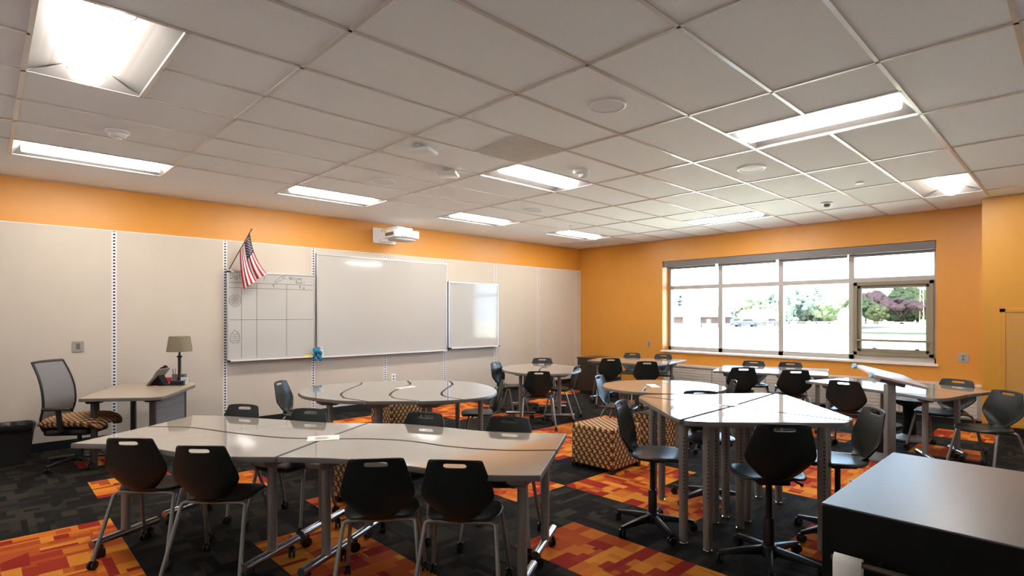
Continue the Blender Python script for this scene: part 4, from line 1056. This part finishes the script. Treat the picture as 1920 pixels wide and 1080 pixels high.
# local x: across the view, local y: away
MB().box(-.038, -.03, .05, .038, .03, .93).obj('post', 'post', o, bevel=.012)
brd = roundpoly([(-.235,-.17), (.225,-.17), (.225,.17), (-.15,.17), (-.235,.10)], .015)
b_ = MB().prism(brd, 0, .022).obj('reading_board', mat('pale_laminate', (.70,.68,.72), .25), o, bevel=.003); b_.location = (0, 0, .985); b_.rotation_euler = (R(12), R(13.5), 0)
MB().box(-.10, -.05, -.05, .12, .05, 0).obj('tilt_bracket', 'post', b_, bevel=.006)
for y in (-.16, .16):
    k_ = MB().lathe([(.022,-.01), (.026,.0), (.022,.01)], (0,0,0), n=14, axis='x').obj('board_stop', 'bluefur' if 0 else 'cyan', b_); k_.location = (-.238, y*.8, .005)
lb = MB(); lb.box(-.22, -.045, .035, .22, .045, .06); lb.box(-.22, -.20, .035, -.16, .20, .06); lb.box(.16, -.20, .035, .22, .20, .06); lo = lb.obj('lectern_base', 'post', o, bevel=.006)
for sx in (-1, 1):
    for sy in (-1, 1): caster(lo, sx*.19, sy*.17, sx, .018, .04)

# ================================================================== OUTSIDE
GZ = -1.2
M['grass'] = mat('dry_grass', (.50,.48,.36), .9, noise=.2, nscale=.6)
mb = MB(); mb.add([(10.3,-160,GZ), (600,-160,GZ), (600,260,GZ), (10.3,260,GZ)], [(0,1,2,3)]); g = mb.obj('ground', 'grass', smooth=False); struct(g)
mb = MB(); mb.add([(11,8.6,GZ-.2), (11,-3,GZ-.2), (10.25,-3,GZ+1.2), (10.25,8.6,GZ+1.2)], [(0,1,2,3)]); 
mb = MB(); mb.add([(118,30,GZ+.02), (150,30,GZ+.02), (170,90,GZ+.02), (112,90,GZ+.02)], [(0,1,2,3)]); struct(mb.obj('pavement', mat('pale_asphalt', (.06,.06,.06), .9, noise=.1, nscale=.5), smooth=False))
mb = MB(); mb.add([(100,-40,GZ+.02), (112,-40,GZ+.02), (100,44,GZ+.02), (90,44,GZ+.02)], [(0,1,2,3)]); struct(mb.obj('lawn_strip', mat('watered_grass', (.045,.075,.03), .9, noise=.3, nscale=.8), smooth=False)).name = 'ground.001'
def leafm(name, c):
    return mat(name, c, .8, noise=.55, nscale=1.4)
LF = {'pine': leafm('pine_needles', (.018,.036,.026)), 'green': leafm('green_leaves', (.028,.046,.018)), 'lime': leafm('lime_leaves', (.05,.064,.024)), 'red': leafm('plum_leaves', (.044,.022,.031)), 'dark': leafm('dark_leaves', (.017,.028,.024))}
M['bark'] = mat('bark', (.03,.024,.02), .9)
def blob(mb, c, r, rnd, rz=1.0):
    # lumpy closed ball
    k, n_ = 7, 10; o = len(mb.v)
    mb.ball(c, r, r, r*rz, n=n_, k=k)
    for i in range(o, len(mb.v)):
        x, y, z = mb.v[i]; f = 1+rnd.uniform(-.22, .22); mb.v[i] = (c[0]+(x-c[0])*f, c[1]+(y-c[1])*f, c[2]+(z-c[2])*f)
def tree(x, y, w, h, kind, label, shape='round', name='tree'):
    rnd = random.Random(int(x*10+y)); o = thing(name, label, 'tree', (x, y, GZ), 0, 'trees beyond the lawn')
    mb = MB()
    if shape == 'cone':
        for i in range(30):
            t = rnd.random()**1.2; r_ = w/2*(1-t)*.95+.2; a = rnd.uniform(0, 2*pi); d = r_*rnd.uniform(.3, .8)
            blob(mb, (d*cos(a), d*sin(a), .1*h+.85*h*t), max(.35, w*.16*(1.1-t)), rnd, .8)
        blob(mb, (0, 0, h*.95), w*.07, rnd, 2.2); blob(mb, (0,0,h*.4), w*.28, rnd, 1.4)
    elif shape == 'umbrella':
        for i in range(46):
            a = rnd.uniform(0, 2*pi); d = w/2*math.sqrt(rnd.random())*.88; z = h*(.50+.38*(1-(d/(w/2))**2)*rnd.uniform(.4,1))
            blob(mb, (d*cos(a), d*sin(a), z), w*.085, rnd, .75)
    else:
        for i in range(40):
            a = rnd.uniform(0, 2*pi); b = rnd.uniform(-1, 1); rr_ = rnd.uniform(.5, .85)
            q = math.sqrt(1-b*b)*rr_; blob(mb, (w/2*q*cos(a), w/2*q*sin(a), h*.56+h*.40*b*rr_), w*.13, rnd, .95)
        blob(mb, (0,0,h*.55), w*.33, rnd, 1.1)
    mb.obj('foliage', LF[kind], o)
    mb = MB(); mb.tube([(0,0,0), (.1,0,h*.3), (0,.1,h*.6)], w*.035, 8, r2=w*.015)
    if shape == 'umbrella':
        for k in range(5): a = k*1.26; mb.tube([(0,0,h*.18), (w*.12*cos(a), w*.12*sin(a), h*.4), (w*.3*cos(a), w*.3*sin(a), h*.6)], w*.015, 6)
    mb.obj('trunk', 'bark', o)
tree(136.7,76.7,4.5,8.5,'dark','lone dark evergreen top behind the metal-roofed building','cone')
tree(176,80.6,4.5,6,'dark','dark bush-like tree at the edge of the second pane','round')
tree(182.4,81.4,5.5,7,'lime','small yellow-green tree beside the parked cars','round')
tree(188,76.1,12,10.2,'green','broad green tree behind the parked cars','round')
tree(185.8,71.2,8,9.8,'pine','tall blue-green spruce near the middle mullion','cone')
tree(189.5,67.6,7,9,'pine','dark spruce just past the middle mullion','cone')
tree(197,67.4,9.5,11.5,'pine','tall feathery pine, first of the pine group','cone')
tree(194.2,63.2,8,10.5,'pine','middle pine of the group in the third pane','round')
tree(200,62.5,7.5,12,'pine','pointed pine at the far end of the group','cone')
tree(196,60.2,6,9.5,'dark','dark pine at the end of the group in the third pane','cone')
tree(193.7,56.8,11,8.5,'green','rounded green tree at the right side of the third pane','round')
tree(197,61,3,4,'lime','small yellow-green bush in front of the pines','round')
tree(212.9,59.1,10,11,'green','green treetop behind the pale dome','round')
tree(196.2,47.4,7,8.5,'green','dense green tree at the near side of the opening window','round')
tree(192.9,43.6,6.5,6,'lime','yellow-green shrub before the plum tree','round')
tree(215.7,49.5,12,11,'red','dark plum-leaved tree top at the side of the opening window','round')
tree(198.1,38.6,15,8.3,'red','wide plum-red tree with spreading bare branches','umbrella')
tree(232.8,47,12,14,'green','tall green tree behind the plum-red tree','cone')
tree(229,43.6,11,13,'green','second tall green tree behind the plum-red tree','round')
tree(232.1,40.7,14,12,'lime','pale green tree at the far side behind the plum-red tree','round')
tree(216.8,34.5,11,10,'lime','yellow-green tree at the outer edge of the opening window','round')
# building
o = thing('distant_building', 'long low brick building with pale metal roof beyond the lawn', 'building', (118, 62.5, GZ), R(-55+0))
MB().box(-9, -4, 0, 7, 4, 2.35).obj('brick_wall', mat('pink_brick', (.05,.032,.03), .9, noise=.15, nscale=4), o, smooth=False)
mb = MB(); mb.add([(-9.6,-5,2.3), (7.6,-5,2.3), (7.6,5,2.3), (-9.6,5,2.3), (-8.5,0,4.6), (6.5,0,4.6)], [(0,1,5,4), (2,3,4,5), (1,2,5), (3,0,4), (0,3,2,1)]); mb.obj('metal_roof', mat('pale_metal_roof', (.022,.028,.030), .5, 0), o, smooth=False)
MB().box(-3, -5.6, 0, .5, -3.9, 2.2).obj('porch', 'paper', o, smooth=False)
mb = MB()
for x in (2.0, 4.5): mb.box(x, -4.05, .9, x+.9, -3.99, 1.8)
mb.obj('window', 'modesty', o, smooth=False)
o = thing('distant_house', 'pale house roof behind the parked cars', 'building', (163, 66, GZ), R(-50))
MB().box(-5, -3, 0, 5, 3, 2.8).obj('house_wall', 'sill', o, smooth=False)
mb = MB(); mb.add([(-5.5,-3.5,2.7), (5.5,-3.5,2.7), (5.5,3.5,2.7), (-5.5,3.5,2.7), (-3.5,0,4.4), (3.5,0,4.4)], [(0,1,5,4), (2,3,4,5), (1,2,5), (3,0,4), (0,3,2,1)]); mb.obj('house_roof', 'vent', o, smooth=False)
def car(x, y, rz, col, label, L=4.6, s=1.0):
    o = thing('car', label, 'car', (x, y, GZ), rz, 'cars in the car park'); o.scale = (s, s, s)
    pr = [(-L/2,.35), (-L/2,.85), (-L/2+.25,.95), (-1.2,1.0), (-.6,1.5), (.75,1.5), (1.35,1.0), (L/2-.15,.85), (L/2,.6), (L/2,.35)]
    mb = MB(); k = len(pr); vs = [(a, -.85+(.15 if b > 1.2 else 0), b) for a, b in pr]+[(a, .85-(.15 if b > 1.2 else 0), b) for a, b in pr]
    mb.add(vs, [tuple(range(k)), tuple(range(k, 2*k))[::-1]]+[(i, k+i, k+(i+1) % k, (i+1) % k) for i in range(k)])
    mb.obj('car_body', mat('car_paint', col, .3), o, smooth=False, bevel=.05)
    mb = MB()
    for sy in (-1, 1): mb.add([(-1.05, sy*.84, 1.03), (-.6, sy*.74, 1.42), (.72, sy*.74, 1.42), (1.2, sy*.84, 1.03)], [(0,1,2,3)])
    mb.obj('car_window', 'dark', o, smooth=False)
    for sx in (-1.4, 1.4):
        for sy in (-.82, .82): MB().lathe([(.33,-.1), (.33,.1)], (sx, sy, .33), n=18, axis='y').obj('wheel', 'black', o)
car(126.7, 54.5, R(-46), (.028,.032,.036), 'silver pickup-like car parked nearest in the second pane', 5.2, 1.25)
car(142.8, 64.0, R(-46), (.018,.014,.03), 'dark purple car parked farther behind the silver one', 4.6, 1.2)
car(148.2, 57.5, R(-46), (.02,.015,.025), 'dark car parked behind, nearer the mullion', 4.6, 1.2)
# fence
for nme, (a, b), lab in (('far', ((129, 60.5), (158.5, 41)), 'low white rail fence along the lawn in front of the pines'), ('right', ((158.5, 41), (160, 22)), 'low white rail fence in front of the plum-red tree')):
    o = thing('rail_fence', lab, 'fence'); mb = MB(); A = Vector((*a, GZ)); B = Vector((*b, GZ)); L = (B-A).length; k = int(L/3)
    for z in (.5, 1.0): mb.tube([A+Vector((0,0,z)), B+Vector((0,0,z))], .06, 6)
    mb.obj('fence_rail', 'paper', o, smooth=False)
    for i in range(k+1): p = A.lerp(B, i/k); MB().box(p.x-.06, p.y-.06, GZ, p.x+.06, p.y+.06, GZ+1.1).obj('fence_post', 'paper', o, smooth=False)
o = thing('domed_monument', 'pale pink dome on a white block at the lawn edge', 'monument', (169.1, 45.6, GZ))
MB().box(-2.2, -2.2, 0, 2.2, 2.2, 1.2).obj('block', 'paper', o, smooth=False); MB().lathe([(1.9,1.2), (2.0,2.2), (1.8,3.4), (1.2,4.2), (.3,4.7)], n=24).obj('dome', mat('pale_pink_stone', (.07,.05,.05), .8), o)
o = thing('transmission_tower', 'thin lattice power pole rising above the trees', 'pole', (196.3, 33.4, GZ))
mb = MB(); Ht = 19.5
for sx in (-.5, .5):
    for sy in (-.5, .5): mb.tube([(sx, sy, 0), (sx*.4, sy*.4, Ht)], .06, 5)
for k in range(12): z = k*Ht/12; mb.tube([(-.45, -.45, z), (.4, .4, z+1.4)], .035, 4); mb.tube([(.45, -.45, z), (-.4, .4, z+1.4)], .035, 4)
mb.obj('lattice_mast', 'vent', o)
mb = MB()
for z in (Ht-1, Ht-3.5): mb.tube([(-1.4, 1.4, z), (1.4, -1.4, z)], .07, 5)
mb.obj('cross_arm', 'vent', o)
for x, y, h_, lab in ((144.5, 56.5, 8.2, 'slim white light pole behind the silver car'), (205, 72, 19, 'tall thin distant pole beside the pines'), (146, 66, 12, 'thin pole behind the parked cars')):
    tag(MB().tube([(0,0,0), (0,0,h_)], .09, 6).obj('light_pole', 'paper'), lab, 'pole').location = (x, y, GZ)
tag(MB().lathe([(.5,0), (.55,1.2), (.3,1.4)], n=14).obj('litter_barrel', 'modesty'), 'dark litter barrel standing alone on the lawn', 'barrel').location = (127, 44.4, GZ)
